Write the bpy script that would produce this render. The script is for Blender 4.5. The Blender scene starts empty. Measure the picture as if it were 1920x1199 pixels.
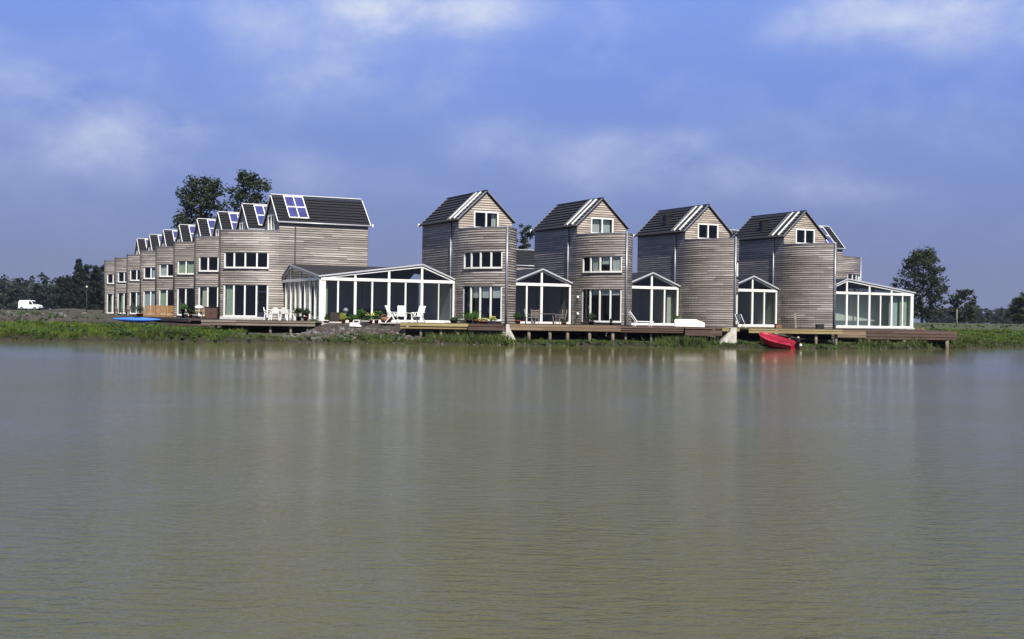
import bpy, math, random
from mathutils import Vector, Matrix, noise
R = math.radians
random.seed(7)
S = bpy.context.scene
COL = S.collection
F = 2300.0            # focal length in photo pixels (1920 wide)
EYE = 1.75            # camera above the water
ZD = 1.27             # deck height
TH = R(25.7)
U = Vector((math.cos(TH), math.sin(TH), 0)); V = Vector((-math.sin(TH), math.cos(TH), 0))
def hor(px): return 594 + .0145*(px-960)
def wx(px, Y): return (px-960)/F*Y
def wz(px, py, Y): return EYE-(py-hor(px))*Y/F

# ------------------------------------------------------------------ mesh helpers
class MB:
    def __init__(s, mirror=False): s.v=[]; s.f=[]; s.uv=[]; s.m=[]; s.mir=mirror; s.sm=[]
    def face(s, pts, mi=0, uv=None, smooth=False):
        i=len(s.v); s.v += [tuple(p) for p in pts]
        idx=list(range(i,i+len(pts)))
        if uv is None: uv=[(p[0]+p[1], p[2]) for p in pts]
        s.f.append(idx); s.uv.append(list(uv)); s.m.append(mi); s.sm.append(smooth)
    def box(s, c, d, mi=0, rz=0, M=None):
        x,y,z=d[0]/2,d[1]/2,d[2]/2; c=Vector(c)
        P=[Vector(p) for p in ((-x,-y,-z),(x,-y,-z),(x,y,-z),(-x,y,-z),(-x,-y,z),(x,-y,z),(x,y,z),(-x,y,z))]
        if M is None: M=Matrix.Rotation(rz,3,'Z')
        P=[c+M@p for p in P]
        for q in ((0,3,2,1),(4,5,6,7),(0,1,5,4),(1,2,6,5),(2,3,7,6),(3,0,4,7)): s.face([P[k] for k in q],mi)
    def box2(s, a, b, mi=0): s.box([(a[i]+b[i])/2 for i in range(3)],[abs(b[i]-a[i]) for i in range(3)],mi)
    def bar(s, p, q, w, h, mi=0, side=None):
        p=Vector(p); q=Vector(q); d=(q-p).normalized()
        sd=Vector(side) if side is not None else (Vector((0,0,1)) if abs(d.z)<.95 else Vector((0,1,0)))
        a=d.cross(sd).normalized(); b=a.cross(d).normalized()
        o=[a*(-w/2)+b*(-h/2),a*(w/2)+b*(-h/2),a*(w/2)+b*(h/2),a*(-w/2)+b*(h/2)]
        A=[p+k for k in o]; B=[q+k for k in o]
        for i in range(4):
            j=(i+1)%4; s.face([A[i],A[j],B[j],B[i]],mi)
        s.face(A[::-1],mi); s.face(B,mi)
    def tube(s, path, rad, n=8, mi=0, cap=True, smooth=True):
        path=[Vector(p) for p in path]
        if not hasattr(rad,'__len__'): rad=[rad]*len(path)
        rings=[]
        for i,p in enumerate(path):
            d=(path[min(i+1,len(path)-1)]-path[max(i-1,0)]).normalized()
            a=d.cross(Vector((0,0,1)) if abs(d.z)<.9 else Vector((1,0,0))).normalized(); b=d.cross(a)
            rings.append([p+(a*math.cos(t)+b*math.sin(t))*rad[i] for t in [2*math.pi*k/n for k in range(n)]])
        for i in range(len(path)-1):
            for k in range(n):
                j=(k+1)%n; s.face([rings[i][j],rings[i][k],rings[i+1][k],rings[i+1][j]],mi,smooth=smooth)
        if cap: s.face(rings[0],mi); s.face(rings[-1][::-1],mi)
    def lathe(s, c, prof, n=14, mi=0):
        c=Vector(c)
        rings=[[c+Vector((r*math.cos(2*math.pi*k/n), r*math.sin(2*math.pi*k/n), z)) for k in range(n)] for r,z in prof]
        for i in range(len(prof)-1):
            for k in range(n):
                j=(k+1)%n; s.face([rings[i][k],rings[i][j],rings[i+1][j],rings[i+1][k]],mi,smooth=True)
        s.face(rings[0][::-1],mi); s.face(rings[-1],mi)
    def prism(s, poly, z0, z1, mi=0):
        n=len(poly)
        s.face([(p[0],p[1],z1) for p in poly],mi); s.face([(p[0],p[1],z0) for p in poly][::-1],mi)
        d=0
        for i in range(n):
            a=poly[i]; b=poly[(i+1)%n]; l=math.hypot(b[0]-a[0],b[1]-a[1])
            s.face([(a[0],a[1],z0),(b[0],b[1],z0),(b[0],b[1],z1),(a[0],a[1],z1)],mi,[(d,z0),(d+l,z0),(d+l,z1),(d,z1)]); d+=l
    def build(s, name, mats, parent=None, loc=None, rz=0):
        if not isinstance(mats,(list,tuple)): mats=[mats]
        v=s.v; f=s.f; uv=s.uv
        if s.mir:
            v=[(-p[0],p[1],p[2]) for p in v]; f=[q[::-1] for q in f]; uv=[q[::-1] for q in uv]
        me=bpy.data.meshes.new(name); me.from_pydata(v,[],f)
        for m in mats: me.materials.append(m)
        me.polygons.foreach_set('material_index',s.m); me.polygons.foreach_set('use_smooth',s.sm)
        l=me.uv_layers.new(name='UVMap'); flat=[c for q in uv for p in q for c in p]
        l.data.foreach_set('uv',flat)
        if any(s.sm):
            import bmesh
            bm=bmesh.new(); bm.from_mesh(me); bmesh.ops.remove_doubles(bm,verts=bm.verts,dist=1e-4); bm.to_mesh(me); bm.free()
        me.update()
        o=bpy.data.objects.new(name,me); COL.objects.link(o)
        if parent is not None: o.parent=parent
        if loc is not None: o.location=loc
        o.rotation_euler.z=rz
        return o
def tag(o,label=None,cat=None,group=None,kind=None):
    if label: o['label']=label
    if cat: o['category']=cat
    if group: o['group']=group
    if kind: o['kind']=kind
    return o
def empty(name,loc,rz=0,label=None,cat=None,group=None):
    o=bpy.data.objects.new(name,None); COL.objects.link(o); o.location=loc; o.rotation_euler.z=rz; o.empty_display_size=.2
    return tag(o,label,cat,group)
def copy_tree(o,parent=None):
    c=o.copy(); COL.objects.link(c); c.parent=parent
    for ch in list(o.children): copy_tree(ch,c)
    return c
def dup(o,loc,rz,label,group=None):
    c=copy_tree(o); c.location=loc; c.rotation_euler.z=rz; c['label']=label
    if group: c['group']=group
    return c

# ------------------------------------------------------------------ materials
def nodes(name):
    m=bpy.data.materials.new(name); m.use_nodes=True; nt=m.node_tree
    return m,nt,nt.nodes['Principled BSDF'],nt.nodes.new,nt.links.new
def mat(name,col,rough=.6,metal=0,var=.15,scale=6,spec=.4,bump=0,coat=0):
    m,nt,p,N,L=nodes(name)
    tc=N('ShaderNodeTexCoord'); n=N('ShaderNodeTexNoise'); n.inputs['Scale'].default_value=scale; n.inputs['Detail'].default_value=5
    L(tc.outputs['Object'],n.inputs['Vector'])
    r=N('ShaderNodeValToRGB'); r.color_ramp.elements[0].position=.3; r.color_ramp.elements[1].position=.7
    r.color_ramp.elements[0].color=[c*(1-var) for c in col]+[1]; r.color_ramp.elements[1].color=[min(1,c*(1+var)) for c in col]+[1]
    L(n.outputs['Fac'],r.inputs['Fac']); L(r.outputs['Color'],p.inputs['Base Color'])
    p.inputs['Roughness'].default_value=rough; p.inputs['Metallic'].default_value=metal; p.inputs['Specular IOR Level'].default_value=spec
    if bump:
        b=N('ShaderNodeBump'); b.inputs['Strength'].default_value=bump; b.inputs['Distance'].default_value=.03
        L(n.outputs['Fac'],b.inputs['Height']); L(b.outputs['Normal'],p.inputs['Normal'])
    return m
def wood_mat(name, pitch, dark, mid, light, gap=.1, rough=.55, plank=2.6, seed=0.0):
    m,nt,p,N,L=nodes(name)
    uv=N('ShaderNodeUVMap'); sp=N('ShaderNodeSeparateXYZ'); L(uv.outputs['UV'],sp.inputs['Vector'])
    def math_(op,a,b=None):
        n=N('ShaderNodeMath'); n.operation=op
        for k,x in enumerate((a,b)):
            if x is None: continue
            if isinstance(x,(int,float)): n.inputs[k].default_value=x
            else: L(x,n.inputs[k])
        return n.outputs[0]
    oi=N('ShaderNodeObjectInfo')
    rz=math_('DIVIDE',sp.outputs['Y'],pitch); row=math_('FLOOR',rz); fr=math_('FRACT',rz)
    w1=N('ShaderNodeTexWhiteNoise'); w1.noise_dimensions='2D'; c1=N('ShaderNodeCombineXYZ'); L(row,c1.inputs['X']); L(math_('MULTIPLY',oi.outputs['Random'],50),c1.inputs['Y']); L(c1.outputs[0],w1.inputs['Vector'])
    sx=math_('FLOOR',math_('ADD',math_('DIVIDE',sp.outputs['X'],plank),math_('MULTIPLY',w1.outputs['Value'],7)))
    c2=N('ShaderNodeCombineXYZ'); L(row,c2.inputs['X']); L(sx,c2.inputs['Y']); L(math_('MULTIPLY',oi.outputs['Random'],50),c2.inputs['Z'])
    w2=N('ShaderNodeTexWhiteNoise'); w2.noise_dimensions='3D'; L(c2.outputs[0],w2.inputs['Vector'])
    # grain streaks along the boards and broad weather patches
    mp=N('ShaderNodeMapping'); mp.inputs['Scale'].default_value=(.9,14,1); L(uv.outputs['UV'],mp.inputs['Vector'])
    g=N('ShaderNodeTexNoise'); g.inputs['Scale'].default_value=1.3; g.inputs['Detail'].default_value=6; L(mp.outputs['Vector'],g.inputs['Vector'])
    mp2=N('ShaderNodeMapping'); mp2.inputs['Scale'].default_value=(.28,1.1,1); L(uv.outputs['UV'],mp2.inputs['Vector']); pn=N('ShaderNodeTexNoise'); pn.noise_dimensions='4D'; pn.inputs['Scale'].default_value=1.0; pn.inputs['Detail'].default_value=4; L(mp2.outputs['Vector'],pn.inputs['Vector']); L(math_('MULTIPLY',oi.outputs['Random'],40),pn.inputs['W'])
    v=math_('ADD',math_('MULTIPLY',w2.outputs['Value'],.34),math_('ADD',math_('MULTIPLY',g.outputs['Fac'],.55),math_('MULTIPLY',pn.outputs['Fac'],.62)))
    v=math_('SUBTRACT',v,.27)
    r=N('ShaderNodeValToRGB'); e=r.color_ramp.elements; e[0].position=.18; e[0].color=(*dark,1); e[1].position=.85; e[1].color=(*light,1)
    k=e.new(.5); k.color=(*mid,1); L(v,r.inputs['Fac'])
    gp=math_('LESS_THAN',fr,gap)
    mx=N('ShaderNodeMix'); mx.data_type='RGBA'; L(gp,mx.inputs[0]); L(r.outputs['Color'],mx.inputs[6]); mx.inputs[7].default_value=(*[c*.4 for c in dark],1)
    L(mx.outputs[2],p.inputs['Base Color']); p.inputs['Roughness'].default_value=rough; p.inputs['Specular IOR Level'].default_value=.5
    return m
def glass_mat(name,tint=(.8,.86,.84),ior=1.5):
    m=bpy.data.materials.new(name); m.use_nodes=True; nt=m.node_tree; nt.nodes.clear(); N=nt.nodes.new; L=nt.links.new
    o=N('ShaderNodeOutputMaterial'); mx=N('ShaderNodeMixShader'); t=N('ShaderNodeBsdfTransparent'); t.inputs[0].default_value=(*tint,1)
    g=N('ShaderNodeBsdfGlossy'); g.inputs['Roughness'].default_value=.02; g.inputs[0].default_value=(1,1,1,1)
    fr=N('ShaderNodeFresnel'); fr.inputs[0].default_value=ior
    ge=N('ShaderNodeNewGeometry'); 
    mm=N('ShaderNodeMath'); mm.operation='MINIMUM'; mm.inputs[1].default_value=.6; L(fr.outputs[0],mm.inputs[0])
    L(mm.outputs[0],mx.inputs[0]); L(t.outputs[0],mx.inputs[1]); L(g.outputs[0],mx.inputs[2]); L(mx.outputs[0],o.inputs[0])
    return m
BP=.168
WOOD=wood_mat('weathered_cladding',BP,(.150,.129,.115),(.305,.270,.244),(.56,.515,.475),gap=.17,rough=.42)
WOODG=wood_mat('sunlit_gable_cladding',BP,(.22,.18,.15),(.40,.345,.295),(.58,.52,.45),gap=.15)  # same boards as the walls, sunlight on the gables put into a paler colour
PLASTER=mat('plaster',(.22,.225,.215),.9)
PLASTERC=mat('conservatory_plaster',(.55,.57,.54),.9,var=.05)
PLASTERW=mat('pale_plaster',(.78,.83,.73),.9,var=.05)
WHITE=mat('white_paint',(.80,.81,.78),.45,var=.06,scale=3)
GREY=mat('zinc_grey',(.30,.32,.37),.4,metal=.5,var=.2)
DARKMETAL=mat('dark_metal',(.05,.05,.055),.5,metal=.3)
TILE=mat('roof_tile',(.024,.024,.03),.45,var=.35,scale=9,bump=.2)
FELT=mat('roof_felt',(.016,.017,.022),.6,var=.25,scale=3)
VERGE=mat('verge_metal',(.52,.54,.58),.4,metal=.2,var=.1)
GLASS=glass_mat('window_glass')
GLASSD=glass_mat('tinted_glass',(.80,.86,.86),1.5)
CELL=mat('solar_cell',(.05,.056,.20),.22,var=.25,scale=2,spec=.7)
BLACKG=mat('dark_glazing',(.012,.013,.018),.15,var=.1)
DOORM=mat('door_blue',(.02,.022,.05),.35)
CURT=[mat('curtain_white',(.80,.82,.78),.9,var=.06),mat('curtain_green',(.60,.70,.50),.9,var=.12),mat('curtain_teal',(.60,.72,.70),.9,var=.1),mat('curtain_cream',(.80,.80,.62),.9,var=.1)]
CONC=mat('concrete',(.50,.48,.44),.85,var=.2,scale=5,bump=.2)
PALEF=mat('pale_floor',(.62,.62,.57),.8,var=.08)
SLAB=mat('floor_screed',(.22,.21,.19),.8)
PLANKB=wood_mat('deck_brown',.14,(.042,.024,.018),(.09,.052,.038),(.16,.105,.08),gap=.1,plank=3)
PLANKG=wood_mat('deck_grey',.14,(.09,.07,.055),(.18,.145,.115),(.29,.25,.2),gap=.1,plank=3)
PLANKY=wood_mat('deck_yellow',.18,(.16,.12,.05),(.30,.24,.11),(.42,.35,.19),gap=.1,plank=4)
PLANKO=wood_mat('deck_orange',.2,(.10,.065,.04),(.19,.13,.08),(.31,.225,.145),gap=.12,plank=3)
POSTM=mat('pile_timber',(.20,.17,.13),.8,var=.35,scale=5)
TEAK=mat('teak',(.30,.17,.07),.5,var=.3,scale=8)
PLASTIC=mat('white_plastic',(.82,.82,.80),.35,var=.03)
TERRA=mat('terracotta',(.30,.10,.05),.8,var=.2)
WICKER=mat('wicker',(.20,.10,.055),.7,var=.35,scale=20)
BLACK=mat('black_paint',(.012,.012,.014),.5)
RED=mat('red_gelcoat',(.36,.008,.03),.3,var=.12,scale=2,spec=.5)
BLUE=mat('blue_kayak',(.07,.22,.74),.35,var=.15,scale=1.5)
SOILM=mat('potting_soil',(.03,.02,.015),.95)
def leaf_mat(name,c,var=.4):
    m,nt,p,N,L=nodes(name)
    tc=N('ShaderNodeTexCoord'); n=N('ShaderNodeTexNoise'); n.inputs['Scale'].default_value=1.1; n.inputs['Detail'].default_value=4; L(tc.outputs['Object'],n.inputs['Vector'])
    r=N('ShaderNodeValToRGB'); r.color_ramp.elements[0].position=.3; r.color_ramp.elements[1].position=.72
    r.color_ramp.elements[0].color=(c[0]*(1-var),c[1]*(1-var),c[2]*(1-var),1); r.color_ramp.elements[1].color=(c[0]*(1+var),c[1]*(1+var),c[2]*(1+var*.6),1)
    L(n.outputs['Fac'],r.inputs[0]); L(r.outputs[0],p.inputs['Base Color']); p.inputs['Roughness'].default_value=.6; p.inputs['Specular IOR Level'].default_value=.25
    t=N('ShaderNodeBsdfTranslucent'); L(r.outputs[0],t.inputs[0]); mx=N('ShaderNodeMixShader'); mx.inputs[0].default_value=.25
    L(p.outputs[0],mx.inputs[1]); L(t.outputs[0],mx.inputs[2]); L(mx.outputs[0],nt.nodes['Material Output'].inputs[0])
    return m
LEAF=leaf_mat('tree_leaf',(.022,.034,.018)); LEAF2=leaf_mat('tree_leaf_light',(.036,.052,.022)); LEAFB=leaf_mat('forest_leaf',(.018,.028,.022))
PLANTG=leaf_mat('plant_green',(.06,.13,.025)); PLANTY=leaf_mat('plant_yellow',(.30,.34,.06)); PLANTD=leaf_mat('plant_dark',(.03,.06,.02))
GRASSM=leaf_mat('grass_blade',(.085,.125,.018),.55); REEDM=leaf_mat('reed_blade',(.062,.085,.024),.6)
BARK=mat('bark',(.09,.07,.05),.9,var=.35,scale=4)
FLOWER=mat('yellow_flower',(.75,.68,.16),.7)

# ------------------------------------------------------------------ house kit
W=4.1; L_=6.8; TIP=(1.9,-3.8); SAG=.47
PAR=6.48; EAVE=7.2; RIDGE=9.15; BASE=-.9; TERR=6.05
def run(pts):
    pts=[Vector((p[0],p[1])) for p in pts]; n=len(pts); seg=[]
    for i in range(n-1):
        d=(pts[i+1]-pts[i]).normalized(); seg.append(Vector((d.y,-d.x)))
    nr=[(seg[max(i-1,0)]+seg[min(i,n-2)]).normalized() for i in range(n)]
    s=[0]
    for i in range(n-1): s.append(s[-1]+(pts[i+1]-pts[i]).length)
    return pts,nr,s
def at(r,s):
    p,n,ss=r
    for i in range(len(p)-1):
        if s<=ss[i+1]+1e-6 or i==len(p)-2:
            t=(s-ss[i])/(ss[i+1]-ss[i]); return p[i].lerp(p[i+1],t), n[i].lerp(n[i+1],t).normalized()
def arc(a,b,sag,n=14):
    a=Vector(a); b=Vector(b); d=(b-a); nn=Vector((d.y,-d.x)).normalized()
    return [a+d*(i/n)+nn*(sag*4*(i/n)*(1-i/n)) for i in range(n+1)]
RUNL=run(arc((0,0),TIP,SAG)); RUNR=run(arc(TIP,(W,0),SAG))
FLANKL=run([(0,L_),(0,0)]); FLANKR=run([(W,0),(W,L_)]); REAR=run([(W,L_),(0,L_)])
LAP=.035; TK=.2
def wall_run(mb,r,z0,z1,ops,s_off=0,seed=0):
    p,n,ss=r
    sb=sorted(set([round(x,4) for x in ss]+[round(x,4) for o in ops for x in o[:2]]))
    zr=[]; k=math.floor(z0/BP)
    zb=sorted(set([round(z0,4),round(z1,4)]+[round(j*BP,4) for j in range(k+1,math.ceil(z1/BP)) if z0<j*BP<z1]+[round(x,4) for o in ops for x in o[2:4]]))
    def inside(sm,zm): return any(o[0]<sm<o[1] and o[2]<zm<o[3] for o in ops)
    def off(z,top):
        f=(z/BP)%1.0
        if f>1-1e-3 or f<1e-3: f=1.0 if top else 0.0
        return LAP*(1-f)
    def P(s,z,o):
        a,nn=at(r,s); return (a.x+nn.x*o,a.y+nn.y*o,z)
    for i in range(len(sb)-1):
        a,b=sb[i],sb[i+1]
        for j in range(len(zb)-1):
            c,d=zb[j],zb[j+1]
            if inside((a+b)/2,(c+d)/2): continue
            oc,od=off(c,False),off(d,True)
            mb.face([P(a,c,oc),P(b,c,oc),P(b,d,od),P(a,d,od)],0,[(a+s_off,c),(b+s_off,c),(b+s_off,d),(a+s_off,d)])
            if oc>=LAP*.99: mb.face([P(a,c,0),P(b,c,0),P(b,c,oc),P(a,c,oc)],0,[(a+s_off,c),(b+s_off,c),(b+s_off,c+.03),(a+s_off,c+.03)])
    # inner skin, coarse, and reveals
    zi=sorted(set([z0,z1]+[x for o in ops for x in o[2:4]]))
    for i in range(len(sb)-1):
        a,b=sb[i],sb[i+1]
        for j in range(len(zi)-1):
            c,d=zi[j],zi[j+1]
            if inside((a+b)/2,(c+d)/2): continue
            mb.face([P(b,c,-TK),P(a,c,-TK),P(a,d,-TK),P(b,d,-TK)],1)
        mb.face([P(a,z1,0),P(b,z1,0),P(b,z1,-TK),P(a,z1,-TK)],0)
        for o in ops:
            if o[0]-1e-4<=a and b<=o[1]+1e-4:
                mb.face([P(a,o[2],.0),P(b,o[2],.0),P(b,o[2],-TK),P(a,o[2],-TK)],2)
                mb.face([P(a,o[3],-TK),P(b,o[3],-TK),P(b,o[3],.0),P(a,o[3],.0)],2)
    for o in ops:
        for s,fl in ((o[0],1),(o[1],0)):
            q=[P(s,o[2],0),P(s,o[2],-TK),P(s,o[3],-TK),P(s,o[3],0)]
            mb.face(q if fl else q[::-1],2)
def window_on(parent,mir,r,s0,s1,z0,z1,bays,door=None,fw=.11,name='window'):
    """faceted window unit following the wall; door = index of the bay that is a dark door"""
    mb=MB(mir); gl=MB(mir)
    def P(s,z,o=-.07):
        a,n=at(r,s); return Vector((a.x+n.x*o,a.y+n.y*o,z))
    def N(s): return at(r,s)[1].to_3d()
    sp=[s0+(s1-s0)*i/bays for i in range(bays+1)]
    out=[]
    for i,s in enumerate(sp):
        e=fw/2 if i==0 else (-fw/2 if i==bays else 0)
        mb.bar(P(s+e,z0),P(s+e,z1),fw,.10,0,side=N(s))
    for i in range(bays):
        a,b=sp[i],sp[i+1]
        if i==door: continue
        mb.bar(P(a,z0+fw*.55),P(b,z0+fw*.55),.09,fw*1.1,0); mb.bar(P(a,z1-.03),P(b,z1-.03),.09,.06,0)
        gl.face([P(a,z0,-.08),P(b,z0,-.08),P(b,z1,-.08),P(a,z1,-.08)])
    w=mb.build(name,WHITE,parent); gl.build('pane',GLASSD,w)
    sl=MB(mir)
    for i in range(bays):
        sl.bar(P(sp[i],z0-.035,.03),P(sp[i+1],z0-.035,.03),.16,.05,0)
    sl.build('sill',DARKMETAL,w)
    if door is not None:
        a,b=sp[door]+fw/2,sp[door+1]-fw/2
        d=MB(mir); g=MB(mir)
        for (s,) in ((a+.04,),(b-.04,)): d.bar(P(s,z0),P(s,z1),.09,.07,0,side=N(s))
        for z,h in ((z0+.18,.36),(z1-.5,.09),(z1-.03,.06)): d.bar(P(a,z),P(b,z),.07,h,0)
        do=d.build('door',DOORM,parent)
        g.face([P(a,z0,-.08),P(b,z0,-.08),P(b,z1,-.08),P(a,z1,-.08)]); g.build('pane',GLASSD,do)
        h=MB(mir); h.bar(P(b-.06,z0+1.0,.0),P(b-.06,z0+1.14,.0),.03,.04); h.build('handle',GREY,do)
    return w
def curtain(parent,mir,r,s0,s1,z0,z1,m,inset=-.22):
    mb=MB(mir); n=14
    for i in range(n):
        q=[]
        for k in (i,i+1):
            s=s0+(s1-s0)*k/n; a,nn=at(r,s); o=inset+.03*math.sin(k*2.4); q.append((a.x+nn.x*o,a.y+nn.y*o))
        mb.face([(*q[0],z0),(*q[1],z0),(*q[1],z1),(*q[0],z1)],smooth=True)
    return mb.build('curtain',m,parent)
WS0,WS1=.72,4.12      # window stretch along the left arc
GFZ=(.16,2.52); UPZ=(3.70,4.88)
NRM=math.hypot(W/2,RIDGE-EAVE); SLOPE=Vector((W/2,0,RIDGE-EAVE)).normalized()
def roof_pt(t,y,o=0,side=0):
    """point on the roof: t 0 at the eave, 1 at the ridge"""
    x=W/2*t; z=EAVE+(RIDGE-EAVE)*t; n=Vector((-(RIDGE-EAVE),0,W/2)).normalized()
    p=Vector((x,y,z))+n*o
    if side: p.x=W-p.x
    return p
def make_house(name,mir,win,solar,label,cat,group,loc,rz,vent=False,rlight=True):
    h=empty(name,loc,rz,label,cat,group)
    ls=[(WS0,WS1,*GFZ),(WS0,WS1,*UPZ)]
    rs=[(.3,3.6,*GFZ),(.3,3.6,*UPZ)]
    mb=MB(mir)
    wall_run(mb,FLANKL,BASE,EAVE,[],0); wall_run(mb,RUNL,BASE,PAR,ls if win=='left' else [],L_)
    wall_run(mb,RUNR,BASE,PAR,rs if win=='right' else [],L_+4.4); wall_run(mb,FLANKR,BASE,EAVE,[],L_+8.8); wall_run(mb,REAR,BASE,EAVE,[],2*L_+8.8)
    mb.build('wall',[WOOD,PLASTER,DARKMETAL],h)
    # floors and the terrace behind the parapet
    poly=[(p.x*.96+.08,p.y*.98+.06) for p in (RUNL[0]+RUNR[0][1:])]+[(W-.1,L_-.1),(.1,L_-.1)]
    for za,zb_ in ((-.1,.08),(2.75,3.05),(TERR-.25,TERR)): fl=MB(mir); fl.prism(poly,za,zb_); fl.build('floor_slab',SLAB,h)
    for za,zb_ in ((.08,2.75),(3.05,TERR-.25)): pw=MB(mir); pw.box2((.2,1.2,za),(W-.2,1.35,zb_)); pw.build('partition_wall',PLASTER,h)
    cap=MB(mir)
    for r in (RUNL,RUNR):
        p,n,s=r
        for i in range(len(p)-1):
            q=[(p[k].x+n[k].x*o,p[k].y+n[k].y*o) for k,o in ((i,.05),(i+1,.05),(i+1,-.24),(i,-.24))]
            cap.prism(q,PAR+.002,PAR+.05)
    cap.build('parapet_cap',GREY,h)
    # gable wall with its window
    g=MB(mir); wx0,wx1,wz0,wz1=1.1,3.0,6.62,7.82
    zs=sorted(set([TERR,RIDGE,EAVE,wz0,wz1]+[round(j*BP,4) for j in range(math.floor(TERR/BP)+1,math.ceil(RIDGE/BP))]))
    def ext(z):
        if z<=EAVE: return 0,W
        t=(z-EAVE)/(RIDGE-EAVE)*W/2; return t,W-t
    for j in range(len(zs)-1):
        c,d=zs[j],zs[j+1]
        def off(z,top):
            f=(z/BP)%1.0
            if f>1-1e-3 or f<1e-3: f=1.0 if top else 0.0
            return LAP*(1-f)
        oc,od=off(c,False),off(d,True)
        spans=[(ext(c),ext(d))]
        if c>=wz0-1e-4 and d<=wz1+1e-4: spans=[((ext(c)[0],wx0),(ext(d)[0],wx0)),((wx1,ext(c)[1]),(wx1,ext(d)[1]))]
        for (a0,b0),(a1,b1) in spans:
            g.face([(a0,-oc,c),(b0,-oc,c),(b1,-od,d),(a1,-od,d)],0,[(a0,c),(b0,c),(b1,d),(a1,d)])
            if oc>=LAP*.99: g.face([(a0,0,c),(b0,0,c),(b0,-oc,c),(a0,-oc,c)],0)
            g.face([(b0,.15,c),(a0,.15,c),(a1,.15,d),(b1,.15,d)],1)
    for q in ([(wx0,-.02,wz0),(wx0,.15,wz0),(wx0,.15,wz1),(wx0,-.02,wz1)],[(wx1,.15,wz0),(wx1,-.02,wz0),(wx1,-.02,wz1),(wx1,.15,wz1)],[(wx0,-.02,wz0),(wx1,-.02,wz0),(wx1,.15,wz0),(wx0,.15,wz0)],[(wx0,.15,wz1),(wx1,.15,wz1),(wx1,-.02,wz1),(wx0,-.02,wz1)]): g.face(q,1)
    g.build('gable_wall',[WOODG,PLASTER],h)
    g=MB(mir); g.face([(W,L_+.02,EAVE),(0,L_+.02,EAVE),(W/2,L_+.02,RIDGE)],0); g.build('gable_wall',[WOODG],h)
    fr=MB(mir)
    for x in (wx0+.05,(wx0+wx1)/2,wx1-.05): fr.box((x,-.045,(wz0+wz1)/2),(.1,.11,wz1-wz0))
    for z in (wz0+.05,wz1-.05):
        for a,b in ((wx0+.1,(wx0+wx1)/2-.05),((wx0+wx1)/2+.05,wx1-.1)): fr.box(((a+b)/2,-.04,z),(b-a,.09,.1))
    fo=fr.build('window',WHITE,h); pa=MB(mir); pa.face([(wx0,.0,wz0),(wx1,.0,wz0),(wx1,.0,wz1),(wx0,.0,wz1)]); pa.build('pane',GLASSD,fo)
    # roof: lapped courses on both slopes
    rf=MB(mir); n=9; y0,y1=-.14,L_+.14
    for side in (0,1):
        for i in range(n):
            t0,t1=-.05+(1.05)*i/n,-.05+1.05*(i+1)/n
            ys=[y0+(y1-y0)*k/6 for k in range(7)]
            for k in range(6):
                q=[roof_pt(t0,ys[k],.15,side),roof_pt(t0,ys[k+1],.15,side),roof_pt(t1,ys[k+1],.08,side),roof_pt(t1,ys[k],.08,side)]
                rf.face(q[::-1] if not side else q)
                q=[roof_pt(t0,ys[k],.08,side),roof_pt(t0,ys[k+1],.08,side),roof_pt(t0,ys[k+1],.15,side),roof_pt(t0,ys[k],.15,side)]
                rf.face(q[::-1] if not side else q)
        q=[roof_pt(-.05,y0,.0,side),roof_pt(-.05,y1,.0,side),roof_pt(1,y1,.0,side),roof_pt(1,y0,.0,side)]
        rf.face(q if not side else q[::-1])
    rf.bar((W/2,y0,RIDGE+.13),(W/2,y1,RIDGE+.13),.22,.08)
    ro=rf.build('roof',TILE,h)
    for yy in (y0-.02,y1+.02):
        for side in (0,1):
            bb=MB(mir); bb.bar(roof_pt(-.06,yy,.10,side),roof_pt(.995,yy,.10,side),.05,.10 if solar else .08,side=(0,0,1)); bb.build('bargeboard',WHITE if solar else GREY,ro)
    for gx in (-.2,W+.2): gu=MB(mir); gu.tube([(gx,y0,EAVE-.06),(gx,y1+.1,EAVE-.06)],.06,8); gu.build('gutter',VERGE if solar else DARKMETAL,ro)
    gu=MB(mir); gu.box((-.2,y1+.16,EAVE-.03),(.18,.1,.22)); gu.build('gutter_end',WHITE,ro)
    if solar:
        rc=MB(mir); rc.bar((W/2,y0,RIDGE+.2),(W/2,y1,RIDGE+.2),.16,.05); rc.build('ridge_cap',WHITE,ro)
        fm=MB(mir); ya,yb=.78,2.22; ts=(.1,.54,.97)
        for y in (ya,(ya+yb)/2,yb): fm.bar(roof_pt(ts[0]-.02,y,.2),roof_pt(ts[2]+.02,y,.2),.07,.06,side=(0,0,1))
        for t in ts: fm.bar(roof_pt(t,ya+.05,.2),roof_pt(t,(ya+yb)/2-.05,.2),.06,.09); fm.bar(roof_pt(t,(ya+yb)/2+.05,.2),roof_pt(t,yb-.05,.2),.06,.09)
        fm.build('panel_frame',WHITE,ro)
        for i in (0,1):
            for j in (0,1):
                p=MB(mir); hw=(yb-ya)/2; a,b=(ya+.04+i*hw,ya+hw-.04+i*hw); t0,t1=ts[j]+.02,ts[j+1]-.02
                q=[roof_pt(t0,a,.19),roof_pt(t0,b,.19),roof_pt(t1,b,.19),roof_pt(t1,a,.19)]; p.face(q[::-1])
                p.build('solar_panel',CELL,ro)
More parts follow.
